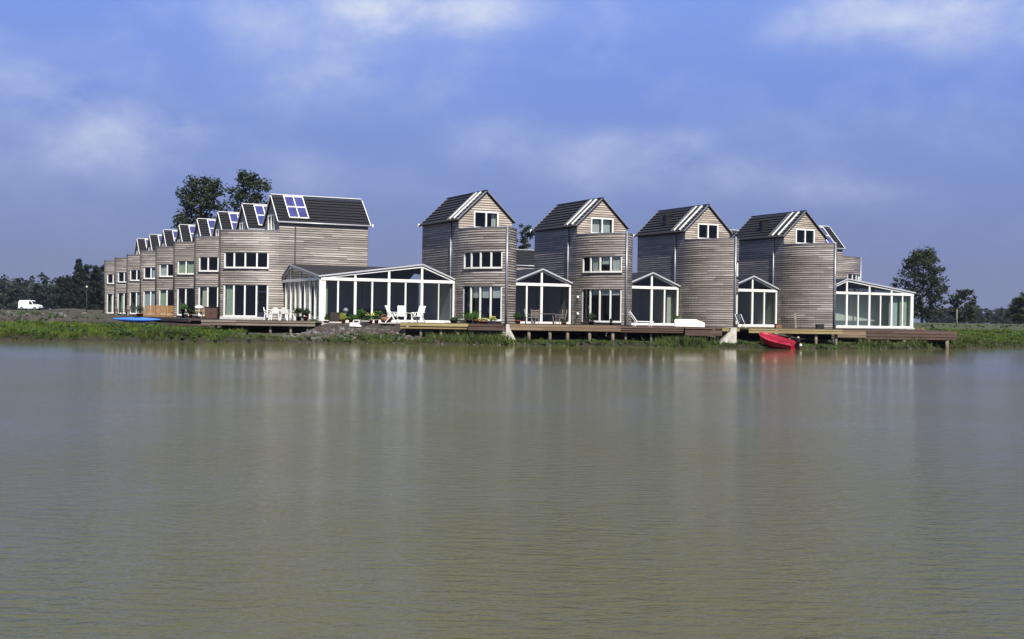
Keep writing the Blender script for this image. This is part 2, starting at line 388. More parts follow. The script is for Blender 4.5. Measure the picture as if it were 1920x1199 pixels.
    if rlight:
        fm=MB(mir)
        for y in (.55,1.3): fm.bar(roof_pt(-.02,y,.17),roof_pt(.98,y,.17),.15,.08,side=(0,0,1))
        fm.bar(roof_pt(.97,.63,.16),roof_pt(.97,1.22,.16),.04,.06)
        q=[roof_pt(0,.62,.165),roof_pt(0,1.22,.165),roof_pt(.98,1.22,.165),roof_pt(.98,.62,.165)]
        f2=fm.build('roof_light',WHITE,ro); p=MB(mir); p.face(q[::-1]); p.build('pane',BLACKG,f2)
        d=MB(mir); d.bar(roof_pt(-.02,1.75,.15),roof_pt(.98,1.75,.15),.05,.06,side=(0,0,1)); d.build('flashing',GREY,ro)
    if vent:
        v=MB(mir); c=roof_pt(.32,3.55,.0); v.box2((c.x-.25,c.y-.22,c.z-.1),(c.x+.35,c.y+.22,c.z+.75)); v.box2((c.x-.3,c.y-.27,c.z+.75),(c.x+.4,c.y+.27,c.z+.82)); v.build('roof_vent',BLACK,ro)
    # pipes
    d=MB(mir); nt=Vector((-.1,-1)).normalized(); tp=(TIP[0]+nt.x*.09,TIP[1]+nt.y*.09)
    d.tube([(tp[0],tp[1],BASE+.5),(tp[0],tp[1],PAR+.12)],.075,8); d.build('downpipe',DARKMETAL if mir else GREY,h)
    d=MB(mir); d.tube([(-.07,1.2,0),(-.07,1.2,EAVE-.1)],.05,8); d.build('downpipe',DARKMETAL if mir else GREY,h)
    if win=='left':
        window_on(h,mir,RUNL,WS0,WS1,*GFZ,4,door=0); window_on(h,mir,RUNL,WS0,WS1,*UPZ,4)
    elif win=='right':
        window_on(h,mir,RUNR,.3,3.6,*GFZ,4); window_on(h,mir,RUNR,.3,3.6,*UPZ,4)
    return h
BAY=(WS1-WS0)/4
def bay(i): return WS0+BAY*i+.08, WS0+BAY*(i+1)-.08
def P3(x,y,z=ZD): return Vector((x,y,z))
DR=Vector((8.42,4.07,0)); DL=Vector((-3.95,8.27,0))
TIPB=P3(-.43,82.5); OFF=U*-1.9+V*3.8
P0B=TIPB+OFF
GR='timber houses along the waterfront'
def right_house(i,label,win,vent): return make_house('house',False,win,False,label,'house',GR,P0B+DR*i,TH,vent)
hB=right_house(0,'timber house with bow-shaped front and dark windows, right of the big corner conservatory','left',False)
hC=right_house(1,'bow-fronted timber house with white blinds in its gable window','left',False)
hD=right_house(2,'windowless curved timber house behind the white upturned dinghy','right',True)
hE=right_house(3,'windowless curved timber house behind the red motorboat','right',True)
TIPA=P3(-21.35,89.7); P0A=TIPA-V*1.9+U*3.8
hA=make_house('house',True,'left',True,'large corner timber house with long side roof and four blue solar panels','house',GR,P0A,TH-R(90),rlight=False)
left_labels=['timber house behind the brown cabinet, next to the big corner house','timber house behind the potted plants and white pots, in the receding row','timber house with white and green curtains behind the wooden bench','timber house with pale teal ground floor curtains in the receding row','timber house behind the dark round bush, fifth in the receding row','timber house with low terrace furniture, last but one in the receding row','farthest timber house of the receding row, beside the dark glass annex']
lefts=[dup(hA,P0A+DL*(i+1),TH-R(90),left_labels[i],GR) for i in range(7)]
# east side, seen past the last bow house and through the gaps
SH=U*.4
CRNR=P0B+DR*3+U*(W+9.65)+V*.6+SH
P0F=CRNR+V*9.65+U*.6+Vector((0,0,0))
hF=make_house('house',False,'left',True,'distant timber house whose solar roof shows behind the right end house','house',GR,P0F,TH+R(90),rlight=False)
dup(hF,P0F+DL,TH+R(90),'timber house of which only a dark roof shows between two bow houses',GR)
dup(hF,P0F+DL*6,TH+R(90),'far timber house with dark roof seen between the two bow houses left of centre',GR)
# curtains and blinds
def cur(h,mir,b,z,m,r=RUNL,f=None):
    a,c=bay(b)
    if f: c=a+(c-a)*f
    curtain(h,mir,r,a,c,*z,m)
def blind(h,b,z0,z1,m=CURT[0],inset=-.2):
    a,c=bay(b); curtain(h,False,RUNL,a,c,z0,z1,m,inset)
for b in (1,2,3): blind(hB,b,1.72,2.5)
blind(hC,3,*UPZ); blind(hC,1,*UPZ); blind(hC,2,4.3,4.86)
for b in (1,2,3): blind(hC,b,2.1,2.5)
for h_,sp in ((hC,((1.2,2.0),(2.1,2.9))),(hB,((2.6,2.95),))):
    for a,b in sp:
        c=MB(); n=8
        for i in range(n): c.face([(a+(b-a)*i/n,.25+.02*(i%2),6.62),(a+(b-a)*(i+1)/n,.25+.02*((i+1)%2),6.62),(a+(b-a)*(i+1)/n,.25+.02*((i+1)%2),7.82),(a+(b-a)*i/n,.25+.02*(i%2),7.82)])
        c.build('curtain',CURT[0],h_)
cur(hA,True,3,GFZ,CURT[1],f=.9)
cur(lefts[0],True,3,GFZ,CURT[3],f=.7)
cur(lefts[1],True,3,UPZ,CURT[1]); cur(lefts[1],True,2,UPZ,CURT[1])
cur(lefts[2],True,3,UPZ,CURT[0]); cur(lefts[2],True,3,GFZ,CURT[1])
cur(lefts[3],True,3,GFZ,CURT[2]); cur(lefts[3],True,2,GFZ,CURT[2]); cur(lefts[3],True,2,UPZ,CURT[2])
cur(lefts[4],True,2,GFZ,CURT[2]); cur(lefts[5],True,3,GFZ,CURT[1],f=.5); cur(lefts[6],True,3,GFZ,CURT[3],f=.4)
# two small white lamps on the wall of the third house
for z in (1.95,.75):
    w=MB(); a,n=at(RUNL,.38); c=Vector((a.x+n.x*.09,a.y+n.y*.09,z)); w.lathe(c,[(.02,-.1),(.08,-.08),(.09,.0),(.07,.08),(.02,.1)],10); w.build('wall_lamp',PLASTIC,hC)

# ------------------------------------------------------------------ conservatories
EV=2.92; AP=3.86
def glaze(fr,gl,x0,x1,xa,posts,thick,toZ=None,axis='x'):
    """gabled glass front in plane y=0 from x0 to x1, apex at xa"""
    def T(x,y,z): return (x,y,z) if axis=='x' else (y,x,z)
    def top(x): return EV+(AP-EV)*((x-x0)/(xa-x0) if x<=xa else (x1-x)/(x1-xa))
    sd=(0,1,0) if axis=='x' else (1,0,0)
    for x,w in zip(posts,thick):
        e=w/2 if x==x0 else (-w/2 if x==x1 else 0)
        fr.bar(T(x+e,0,.0),T(x+e,0,EV-.2),w,.14,0,side=sd)
        if x not in(x0,x1) and w>.13 and top(x)-EV>.2: fr.bar(T(x,0,EV),T(x,0,top(x)-.04),w*.8,.12,0,side=sd)
    fr.bar(T(x0,-.02,EV-.1),T(x1,-.02,EV-.1),.17,.2); fr.bar(T(x0,0,.07),T(x1,0,.07),.16,.14)
    for a,b in ((x0,xa),(xa,x1)): fr.bar(T(a,-.015,top(a)-.02),T(b,-.015,top(b)-.02),.15,.16,side=(0,0,1))
    q=[T(x0,.01,.1),T(x1,.01,.1),T(x1,.01,EV),T(xa,.01,AP),T(x0,.01,EV)]
    gl.face(q if axis=='x' else q[::-1])
def mini(label,loc,posts,thick):
    c=empty('conservatory',loc,TH,label,'conservatory','glass conservatories between the houses'); D=5.6
    fr=MB(); gl=MB(); glaze(fr,gl,0,4.8,2.4,posts,thick); f=fr.build('frame',WHITE,c); gl.build('pane',GLASSD,f)
    rf=MB()
    for a,b,za,zb in ((-.12,2.4,EV-.05,AP),(2.4,4.92,AP,EV-.05)):
        P=[(a,-.2,za+.03),(b,-.2,zb+.03),(b,D,zb+.03),(a,D,za+.03)]; Q=[(p[0],p[1],p[2]+.12) for p in P]
        rf.face(Q); rf.face(P[::-1])
        for i in range(4): j=(i+1)%4; rf.face([P[i],P[j],Q[j],Q[i]])
    ro=rf.build('roof',FELT,c)
    tr=MB()
    for a,b,za,zb in ((-.12,2.4,EV-.05,AP),(2.4,4.92,AP,EV-.05)): tr.bar((a,-.225,za+.08),(b,-.225,zb+.08),.04,.10,side=(0,0,1))
    tr.build('verge',VERGE,ro)
    b=MB(); b.box2((.0,D-.15,0),(4.8,D,EV+.7)); b.box2((0,.15,0),(.06,D-.15,EV-.1)); b.box2((4.74,.15,0),(4.8,D-.15,EV-.1)); b.build('wall',PLASTERC,c)
    p=MB(); p.box2((-.05,-.12,-.6),(4.85,D,-.002)); p.build('plinth',CONC,c)
    return c
for i,(lb,ps,tk) in enumerate((('white framed gabled conservatory behind the dark garden table and chairs',(0,1.2,2.4,4.8),(.14,.12,.18,.14)),('gabled conservatory behind the white reclining chair',(0,2.4,3.55,4.8),(.14,.18,.12,.14)),('gabled conservatory behind the folding chair, left of the red boat',(0,2.4,3.55,4.8),(.14,.16,.12,.14)))):
    c=mini(lb,P0B+DR*(i+1)+U*-4.88+V*.7,ps,tk)
    if i==1:
        k=MB(); k.box2((4.1,.45,.05),(4.45,.49,2.3)); k.build('curtain',CURT[3],c)
def corner(label,loc,mir,wide):
    c=empty('conservatory',loc,TH,label,'conservatory','glass conservatories between the houses'); A=9.65; X=7.2
    ps=[0,1.2,2.4,3.6,4.8,6.0,7.2,8.45,9.65]; tk=[wide,.11,.17,.11,.18,.11,.18,.06,.15]
    fr=MB(mir); gl=MB(mir); glaze(fr,gl,0,A,X,ps,tk); glaze(fr,gl,0,A,X,ps,[.2]+tk[1:],axis='y')
    f=fr.build('frame',WHITE,c); gl.build('pane',GLASSD,f)
    rf=MB(mir); o=.14; E=-.14
    def Z(h): return EV-.05+(AP-EV+.05)*h
    tris=[((E,E,0),(X,X,1),(E,X,1)),((E,E,0),(X,E,1),(X,X,1)),((X,E,1),(A+.05,E,0),(X,X,1)),((X,X,1),(A+.05,E,0),(A+.05,X,1)),((E,X,1),(X,X,1),(A+.05,X,1),(A+.05,A,0),(E,A,0))]
    for t in tris:
        rf.face([(p[0],p[1],Z(p[2])+.16) for p in t]); rf.face([(p[0],p[1],Z(p[2])+.03) for p in t][::-1])
    for a,b in (((E,E,0),(X,E,1)),((X,E,1),(A+.05,E,0)),((E,X,1),(E,E,0)),((E,A,0),(E,X,1))):
        rf.face([(a[0],a[1],Z(a[2])+.03),(b[0],b[1],Z(b[2])+.03),(b[0],b[1],Z(b[2])+.16),(a[0],a[1],Z(a[2])+.16)])
    ro=rf.build('roof',FELT,c)
    tr=MB(mir)
    for a,b in (((E-.02,E-.02,0),(X,E-.02,1)),((X,E-.02,1),(A+.05,E-.02,0)),((E-.02,E-.02,0),(E-.02,X,1)),((E-.02,X,1),(E-.02,A,0))):
        tr.bar((a[0],a[1],Z(a[2])+.11),(b[0],b[1],Z(b[2])+.11),.04,.10,side=(0,0,1))
    tr.build('verge',VERGE,ro)
    w=MB(mir); w.box2((6.0,8.9,0),(A,9.05,EV+.1)); w.box2((9.2,6.0,0),(9.35,8.9,EV+.1))
    if mir: w.box2((.15,2.25,0),(9.3,2.35,EV+.1))  # pale wall added close behind the glass to catch sun and brighten the room
    else: w.box2((.2,9.1,0),(6.0,9.2,EV+.1)); w.box2((9.42,.2,0),(9.5,6.0,EV+.1))
    w.build('wall',PLASTERW if mir else PLASTERC,c)
    fl=MB(mir); fl.box2((.05,.1,.0),(A-.1,A-.2 if not mir else 2.2,.02)); fl.build('floor',PALEF if mir else CONC,c)  # floor made pale in the right-end room to bounce sunlight
    k=MB(mir); k.box2((.16,.3,.1),(.19,2.2 if mir else 1.1,EV-.2)); k.build('blind',CURT[1],c)
    for (xa_,xb_,yy,mm) in (((.34,1.12,.38,CURT[1]),(1.3,2.2,.45,CURT[2])) if mir else ((.36,.62,.4,CURT[1]),)):  # pale cloth added behind the end bays to stand for the sunlit interior
        k=MB(mir)
        for i in range(12):
            q=[(xa_+(xb_-xa_)*j/12,yy+.03*math.sin(j*2.3)) for j in (i,i+1)]
            k.face([(*q[0],.1),(*q[1],.1),(*q[1],EV-.25),(*q[0],EV-.25)],smooth=True)
        k.build('curtain',mm,c)
    p=MB(mir); p.box2((-.14,-.14,-.8),(A,A,-.002)); p.build('plinth',CONC,c)
    return c
CC=P0B+U*-9.65+V*.6
corner('big two-gabled corner conservatory with white posts, between the corner house and first bow house',CC,False,.34)
corner('long glass conservatory with many white posts at the right end of the row',CRNR,True,.3)
# dark annex past the farthest house
an=empty('glass_annex',P0A+DL*8+U*-.2+V*-5.2,TH,'dark grey glazed annex beside the farthest house of the receding row','annex')
a=MB(); a.box2((-1.5,0,-.5),(3,3.5,3.3)); a.build('wall',mat('dark_panel',(.05,.055,.07),.4),an)
a=MB(); a.box2((-1.8,-.2,3.3),(3.2,3.7,3.45)); a.build('roof',FELT,an)
a=MB()
for x in (-1.45,-.2,1.2): a.box2((x,-.06,-.3),(x+.1,-.003,3.2))
a.build('frame',mat('grey_frame',(.25,.26,.30),.5),an)

# ------------------------------------------------------------------ ground, water
SHX=[(-400,60),(-60,68),(-28,69),(-20,71.5),(-12,74.5),(0,74.8),(8,76.5),(17,76),(26,80),(39,92),(60,104),(400,130)]
def shore(x):
    for (a,b),(c,d) in zip(SHX,SHX[1:]):
        if x<=c: return b+(d-b)*(x-a)/(c-a)+ .35*noise.noise(Vector((x*.35,3.1,0)))+.2*noise.noise(Vector((x*1.1,9.1,0)))
    return SHX[-1][1]
def sst(a,b,x):
    t=min(1,max(0,(x-a)/(b-a))); return t*t*(3-2*t)
def ground_z(x,y):
    d=y-shore(x)
    if d<0: return max(-1.2,d*.5)
    k=sst(-16,-11,x)*sst(29,25,x); z=(.30-.13*k)*sst(0,.5,d)+(.16+.10*k)*sst(.5,4,d)
    if x<-19: z+= .34*sst(2,18,d)*sst(-19,-26,x)
    z+=.40*(sst(8,30,d) if x>-17 else sst(22,44,d) if x<-22 else sst(8,30,d)*(x+22)/5+sst(22,44,d)*(-17-x)/5)
    z+=.35*sst(60,130,y-80)
    if x>27: z+=.45*sst(2,14,d)*sst(27,33,x)
    # planted earth bank in front of the big conservatory
    z+=.72*sst(-13.6,-12.2,x)*sst(-6.2,-7.6,x)*sst(75.5,80.2,y)*sst(92,88,y)
    # spoil heaps on the left
    for (cx,cy,h,r) in ((-61.5,172,.55,3.2),(-58,176,.6,2.8),(-65.5,174,.35,3),(-69,171,.25,3),(-54.5,170,.3,2.5),(-40,118,.3,3)):
        z+=h*math.exp(-((x-cx)**2+(y-cy)**2)/(r*r))
    a=.06+.05*sst(100,200,y)
    z+=a*noise.noise(Vector((x*.5,y*.5,1)))+.04*noise.noise(Vector((x*1.7,y*1.7,5)))
    return z
xs=[-75+i*.75 for i in range(201)]; g=1.5; e=[75.0]
while e[-1]<2600: g*=1.25; e.append(e[-1]+g)
xs=[-k for k in e[:0:-1]]+xs+e[1:]
ys=[58+i*.4 for i in range(106)]; st=.5
while ys[-1]<2600: ys.append(ys[-1]+st); st*=1.06
mb_v=[]; cols=[]; wet=[]
for y in ys:
    for x in xs:
        z=ground_z(x,y); mb_v.append((x,y,z))
        d=y-shore(x)
        soil=0
        if x<-18 and y>86: soil=.62*sst(86,92,y)*sst(240,200,y)*(1-.6*sst(-22,-19,x))
        soil=max(soil,sst(-14,-12,x)*sst(-2,-6,x)*sst(1.0,3,d)*sst(88,84,y))
        if -24<x<31 and d>3.0: soil=max(soil,.85)
        wet.append(sst(.75,.45,d))
        cols.append(soil)
nx=len(xs); faces=[(j*nx+i,j*nx+i+1,(j+1)*nx+i+1,(j+1)*nx+i) for j in range(len(ys)-1) for i in range(nx-1)]
me=bpy.data.meshes.new('ground'); me.from_pydata(mb_v,[],faces)
at_=me.attributes.new('bare','FLOAT','POINT'); at_.data.foreach_set('value',cols)
aw=me.attributes.new('wet','FLOAT','POINT'); aw.data.foreach_set('value',wet)
me.polygons.foreach_set('use_smooth',[True]*len(faces))
m,nt,p,N,L=nodes('meadow_and_soil')
tc=N('ShaderNodeTexCoord'); n1=N('ShaderNodeTexNoise'); n1.inputs['Scale'].default_value=.35; n1.inputs['Detail'].default_value=7; L(tc.outputs['Object'],n1.inputs['Vector'])
n2=N('ShaderNodeTexNoise'); n2.inputs['Scale'].default_value=2.5; n2.inputs['Detail'].default_value=6; L(tc.outputs['Object'],n2.inputs['Vector'])
r1=N('ShaderNodeValToRGB'); r1.color_ramp.elements[0].position=.35; r1.color_ramp.elements[0].color=(.03,.042,.012,1); r1.color_ramp.elements[1].position=.65; r1.color_ramp.elements[1].color=(.062,.075,.024,1); L(n1.outputs['Fac'],r1.inputs[0])
r2=N('ShaderNodeValToRGB'); r2.color_ramp.elements[0].position=.35; r2.color_ramp.elements[0].color=(.02,.016,.011,1); r2.color_ramp.elements[1].position=.7; r2.color_ramp.elements[1].color=(.085,.07,.058,1); L(n2.outputs['Fac'],r2.inputs[0])
aa=N('ShaderNodeAttribute'); aa.attribute_name='bare'; ad=N('ShaderNodeMath'); ad.operation='ADD'; L(aa.outputs['Fac'],ad.inputs[0]); 
ns=N('ShaderNodeMath'); ns.operation='SUBTRACT'; L(n2.outputs['Fac'],ns.inputs[0]); ns.inputs[1].default_value=.5; L(ns.outputs[0],ad.inputs[1])
gt=N('ShaderNodeMapRange'); gt.inputs[1].default_value=.35; gt.inputs[2].default_value=.65; L(ad.outputs[0],gt.inputs[0])
mx=N('ShaderNodeMix'); mx.data_type='RGBA'; L(gt.outputs[0],mx.inputs[0]); L(r1.outputs[0],mx.inputs[6]); L(r2.outputs[0],mx.inputs[7])
aw=N('ShaderNodeAttribute'); aw.attribute_name='wet'; mw=N('ShaderNodeMix'); mw.data_type='RGBA'; L(aw.outputs['Fac'],mw.inputs[0]); L(mx.outputs[2],mw.inputs[6]); mw.inputs[7].default_value=(.022,.02,.012,1); L(mw.outputs[2],p.inputs['Base Color'])
p.inputs['Roughness'].default_value=.95; bu=N('ShaderNodeBump'); bu.inputs['Strength'].default_value=.6; bu.inputs['Distance'].default_value=.1; L(n2.outputs['Fac'],bu.inputs['Height']); L(bu.outputs[0],p.inputs['Normal'])
me.materials.append(m); o=bpy.data.objects.new('ground',me); COL.objects.link(o); tag(o,kind='structure')
# water: one sheet under everything, as far as the shore on every side
m,nt,p,N,L=nodes('pond_water')
p.inputs['Base Color'].default_value=(.090,.088,.036,1); p.inputs['Roughness'].default_value=.02; p.inputs['IOR'].default_value=1.33; p.inputs['Specular IOR Level'].default_value=.5
tc=N('ShaderNodeTexCoord'); hs=None
def wave(scale,rot,stretch,amp,detail=3):
    mp=N('ShaderNodeMapping'); mp.inputs['Rotation'].default_value=(0,0,rot); mp.inputs['Scale'].default_value=(1,stretch,1); L(tc.outputs['Object'],mp.inputs['Vector'])
    n=N('ShaderNodeTexNoise'); n.inputs['Scale'].default_value=scale; n.inputs['Detail'].default_value=detail; n.inputs['Roughness'].default_value=.55; L(mp.outputs[0],n.inputs['Vector'])
    k=N('ShaderNodeMath'); k.operation='MULTIPLY'; k.inputs[1].default_value=amp; L(n.outputs['Fac'],k.inputs[0]); return k.outputs[0]
def add(a,b,op='ADD'):
    k=N('ShaderNodeMath'); k.operation=op
    L(a,k.inputs[0])
    if isinstance(b,(int,float)): k.inputs[1].default_value=b
    else: L(b,k.inputs[1])
    return k.outputs[0]
ripple=add(wave(3.3,R(10),2.3,.026),wave(8,R(-8),2.6,.010)); 
patch=N('ShaderNodeTexNoise'); patch.inputs['Scale'].default_value=.09; patch.inputs['Detail'].default_value=3; L(tc.outputs['Object'],patch.inputs['Vector'])
pm=N('ShaderNodeMapRange'); pm.inputs[1].default_value=.35; pm.inputs[2].default_value=.65; pm.inputs[3].default_value=.35; pm.inputs[4].default_value=1.25; L(patch.outputs['Fac'],pm.inputs[0])
h=add(add(ripple,pm.outputs[0],'MULTIPLY'),wave(.5,R(5),1.5,.012,2))
sy=N('ShaderNodeSeparateXYZ'); L(tc.outputs['Object'],sy.inputs[0]); cm=N('ShaderNodeMapRange'); cm.interpolation_type='SMOOTHSTEP'
for k_,v_ in ((1,26.0),(2,58.0),(3,2.2),(4,.06)): cm.inputs[k_].default_value=v_
L(sy.outputs['Y'],cm.inputs[0]); h=add(h,cm.outputs[0],'MULTIPLY')
rm=N('ShaderNodeMapRange'); rm.interpolation_type='SMOOTHSTEP'
for k_,v_ in ((1,18.0),(2,60.0),(3,.16),(4,.095)): rm.inputs[k_].default_value=v_
L(sy.outputs['Y'],rm.inputs[0]); L(rm.outputs[0],p.inputs['Roughness'])
bu=N('ShaderNodeBump'); bu.inputs['Strength'].default_value=1; bu.inputs['Distance'].default_value=1.0; L(h,bu.inputs['Height']); L(bu.outputs[0],p.inputs['Normal'])
w=MB(); w.face([(-2600,-300,0),(2600,-300,0),(2600,2600,0),(-2600,2600,0)]); tag(w.build('water',m),kind='structure')

# grass and reeds on the bank: blades grown in tufts
def tuft(mb,x,y,z,h,n,spread,lean,mi=0):
    for k in range(n):
        a=random.uniform(0,6.28); bx=x+math.cos(a)*spread*random.random(); by=y+math.sin(a)*spread*random.random()
        hh=h*random.uniform(.55,1.15); dx=random.gauss(0,lean)*hh; dy=random.gauss(0,lean)*hh; w=random.uniform(.012,.028)*(1+h)
        t=random.uniform(0,3.14); cx,cy=math.cos(t)*w,math.sin(t)*w
        mb.face([(bx-cx,by-cy,z-.03),(bx+cx,by+cy,z-.03),(bx+dx*.5+cx*.6,by+dy*.5+cy*.6,z+hh*.6),(bx+dx,by+dy,z+hh)],mi)
gm=MB(); rnd=random.Random(3)
def scatter(n,fx,fd,hh,lean=.35,mi=0,nb=7,spread=.16):
    for i in range(n):
        x=fx(); y=shore(x)+fd(); z=ground_z(x,y)
        dens=noise.noise(Vector((x*.8,y*.8,2)))
        if dens<-.25: continue
        tuft(gm,x,y,z,hh*rnd.uniform(.6,1.3)*(1+.6*dens),nb,spread,lean,mi)
U_=rnd.uniform
scatter(4200,lambda:U_(-36,-17),lambda:U_(.15,14),.24,mi=0)
scatter(1500,lambda:U_(-40,28),lambda:U_(.0,.7),.15,mi=1)
scatter(1500,lambda:U_(-75,-36),lambda:U_(.15,14),.26,mi=0)
scatter(2200,lambda:U_(-20,28),lambda:U_(.1,2.4),.10,mi=1)
scatter(900,lambda:U_(2,26),lambda:U_(.1,3.2),.10,mi=1)
scatter(5500,lambda:U_(27,58),lambda:U_(.1,18),.17,mi=0)
scatter(1300,lambda:U_(24,50),lambda:U_(.0,2.5),.2,mi=1)
for cx,r,n,hh in ((-20.5,.9,60,.55),(-8.5,.8,30,.5),(-4.4,.8,50,.5),(-2.4,.9,60,.55),(-.8,.9,60,.5),(11.0,.9,90,.5),(10.2,.6,40,.45),(30,1.2,80,.6),(23.5,.8,30,.5),(27.5,.7,40,.55)):
    for i in range(n):
        x=rnd.gauss(cx,r); y=shore(x)+abs(rnd.gauss(.8,.5)); tuft(gm,x,y,ground_z(x,y),hh*rnd.uniform(.6,1.2),8,.14,.3,1)
def weed(x,y,h,mi):
    z=ground_z(x,y)
    for i in range(26):
        d=Vector((rnd.gauss(0,1),rnd.gauss(0,1),rnd.gauss(0,1))).normalized(); p=Vector((x,y,z+h*.45))+Vector((d.x*h*.6,d.y*h*.6,d.z*h*.5))*rnd.random()**.5
        a=Vector((rnd.gauss(0,1),rnd.gauss(0,1),rnd.gauss(0,.6))).normalized(); b=d.cross(a); b=b.normalized() if b.length>.1 else Vector((0,0,1)); s_=.11*rnd.uniform(.6,1.5)
        gm.face([p-a*s_*.5,p+b*s_*.4,p+a*s_*.5,p-b*s_*.4],mi)
for i in range(1100):
    x=U_(-42,-17); y=shore(x)+U_(.1,13)
    if noise.noise(Vector((x*.35,y*.35,7)))>-.05: weed(x,y,U_(.15,.42),rnd.choice((2,2,3)))
for i in range(420):
    x=U_(-20,27); y=shore(x)+U_(.0,2.6)
    if noise.noise(Vector((x*.45,y*.45,7)))>-.1: weed(x,y,U_(.06,.2),rnd.choice((2,3,3)))
for i in range(420):
    x=U_(27,55); y=shore(x)+U_(.1,14)
    if noise.noise(Vector((x*.35,y*.35,7)))>0: weed(x,y,U_(.2,.5),rnd.choice((2,2,3)))
for i in range(900):
    y=U_(88,200); x=U_(-75,-32)*y/110-4
    if noise.noise(Vector((x*.2,y*.12,8)))>-.05: weed(x,y,U_(.1,.4),rnd.choice((3,3,2)))
for i in range(420):
    x=U_(28,75); y=U_(95,170)
    if noise.noise(Vector((x*.2,y*.12,8)))>.05: weed(x,y,U_(.1,.35),rnd.choice((3,3,2)))
for cx,cy,n_,h_ in ((-19.9,1.2,26,.5),(-22.3,1.0,10,.45),(29.7,1.2,22,.5),(10.9,1.2,20,.4)):
    for i in range(n_): x=rnd.gauss(cx,.8); weed(x,shore(x)+abs(rnd.gauss(cy,.4)),h_*U_(.6,1.2),3)
tag(gm.build('grass',[GRASSM,REEDM,PLANTG,PLANTD]),'bright green grass and reeds along the water edge','grass',kind='stuff')
# rubble and clods: uneven little stones
def stone(mb,x,y,z,r,mi):
    n=6; c=Vector((x,y,z)); ph=rnd.random()*6
    ring=[c+Vector((r*rnd.uniform(.7,1.3)*math.cos(2*math.pi*k/n+ph),r*rnd.uniform(.7,1.3)*math.sin(2*math.pi*k/n+ph),-r*.2)) for k in range(n)]
    r2=[c+(p-c)*rnd.uniform(.5,.8)+Vector((0,0,r*rnd.uniform(.5,.8))) for p in ring]
    for k in range(n): mb.face([ring[k],ring[(k+1)%n],r2[(k+1)%n],r2[k]],mi)
    mb.face(r2,mi)
sb=MB()
for (n,x0,x1,d0,d1,r0,r1) in ((420,-14.2,-4.5,1.0,3.6,.05,.17),(120,-4.5,-.5,.9,2.6,.06,.2),(160,-14,0,.0,.9,.04,.1),(200,-19,26,.05,.5,.04,.1),(60,24,27,.1,.9,.05,.12)):
    for i in range(n):
        x=U_(x0,x1); y=shore(x)+U_(d0,d1); stone(sb,x,y,ground_z(x,y),U_(r0,r1),rnd.choice((0,0,0,1,1,2) if d0>.8 else (0,1,1)))
tag(sb.build('rubble',[mat('stone_grey',(.10,.10,.105),.9,var=.4),mat('stone_brown',(.065,.043,.034),.9,var=.4),mat('stone_pale',(.17,.165,.16),.9,var=.3)]),'grey and brown rubble on the earth bank','rubble',kind='stuff')
sb=MB()
for i in range(700):
    y=U_(88,170); x=U_(-60,-33)*y/110-6; 
    if noise.noise(Vector((x*.15,y*.12,4)))<-.05: continue
    stone(sb,x,y,ground_z(x,y),U_(.08,.42),rnd.choice((0,1,1,2)))
tag(sb.build('rubble',[mat('spoil_grey',(.07,.065,.065),.95,var=.4),mat('spoil_brown',(.05,.04,.033),.95,var=.4),mat('spoil_pale',(.15,.145,.145),.9,var=.3)]),'broken clods and concrete lumps on the bare ground near the white van','rubble',kind='stuff')

# ------------------------------------------------------------------ decks
def deck(label,poly,z,front,mats,boards=((0,.2),),posts=(),plank=None,postr=.09):
    """poly: plan outline; front: (a,b) end points of the front edge that carries the fascia boards (drop, height)"""
    a=Vector((*front[0],0)); b=Vector((*front[1],0)); c=empty('deck',(*((a+b)/2).xy,z),0,label,'deck','timber decks on piles')
    o=(a+b)/2
    s=MB(); s.prism([(p[0]-o.x,p[1]-o.y) for p in poly],-.10,0); s.build('planking',plank or mats,c)
    d=(b-a).normalized(); n=Vector((d.y,-d.x,0)); l=(b-a).length
    for dr,h in boards:
        f=MB(); p0=a-o+n*.03; p1=b-o+n*.03
        q0=Vector((p0.x,p0.y,-dr-h/2)); q1=Vector((p1.x,p1.y,-dr-h/2)); nn=n*.025
        A=[q0-nn-Vector((0,0,h/2)),q1-nn-Vector((0,0,h/2)),q1-nn+Vector((0,0,h/2)),q0-nn+Vector((0,0,h/2))]; B=[p+nn*2 for p in A]
        uvv=[(0,0),(l,0),(l,h),(0,h)]
        f.face(B,0,uvv); f.face(A[::-1],0)
        f.face([A[3],A[2],B[2],B[3]][::-1],0,[(0,0),(l,0),(l,.1),(0,.1)]); f.face([A[0],A[1],B[1],B[0]],0); f.face([A[1],A[2],B[2],B[1]]); f.face([A[0],B[0],B[3],A[3]])
        f.build('fascia_board',mats,c)
    for t,inset in posts:
        p=a.lerp(b,t)-n*inset; gz=ground_z(p.x,p.y)-.3-z; q=p-o
        m_=MB(); m_.tube([(q.x,q.y,gz),(q.x,q.y,-.11)],postr,8); m_.build('post',POSTM,c)
    j=MB()
    for k in range(max(2,int(l/2))):
        t=(k+.5)/max(2,int(l/2)); p=a.lerp(b,t)-o; j.bar(Vector((p.x,p.y,-.19))-n*.06,Vector((p.x,p.y,-.19))-n*3,.08,.16)
    j.build('joist',POSTM,c)
    return c
def rect(x0,x1,y0,y1): return [(x0,y0),(x1,y0),(x1,y1),(x0,y1)]
deck('grey timber deck on piles in front of the corner house, carrying the white table set',rect(-19.9,-12.6,78.6,98),ZD,((-19.9,78.6),(-12.6,78.6)),PLANKG,((0,.16),(.2,.14)),[(.12,.3),(.35,.3),(.6,.25),(.78,.2),(.93,.2)])
dl=DL.normalized()
pa=Vector((-20.5,83)); pb=Vector((-26.5,90))
e0=TIPA.xy-U.xy*3.0-V.xy*4.5; e1=e0+dl.xy*78
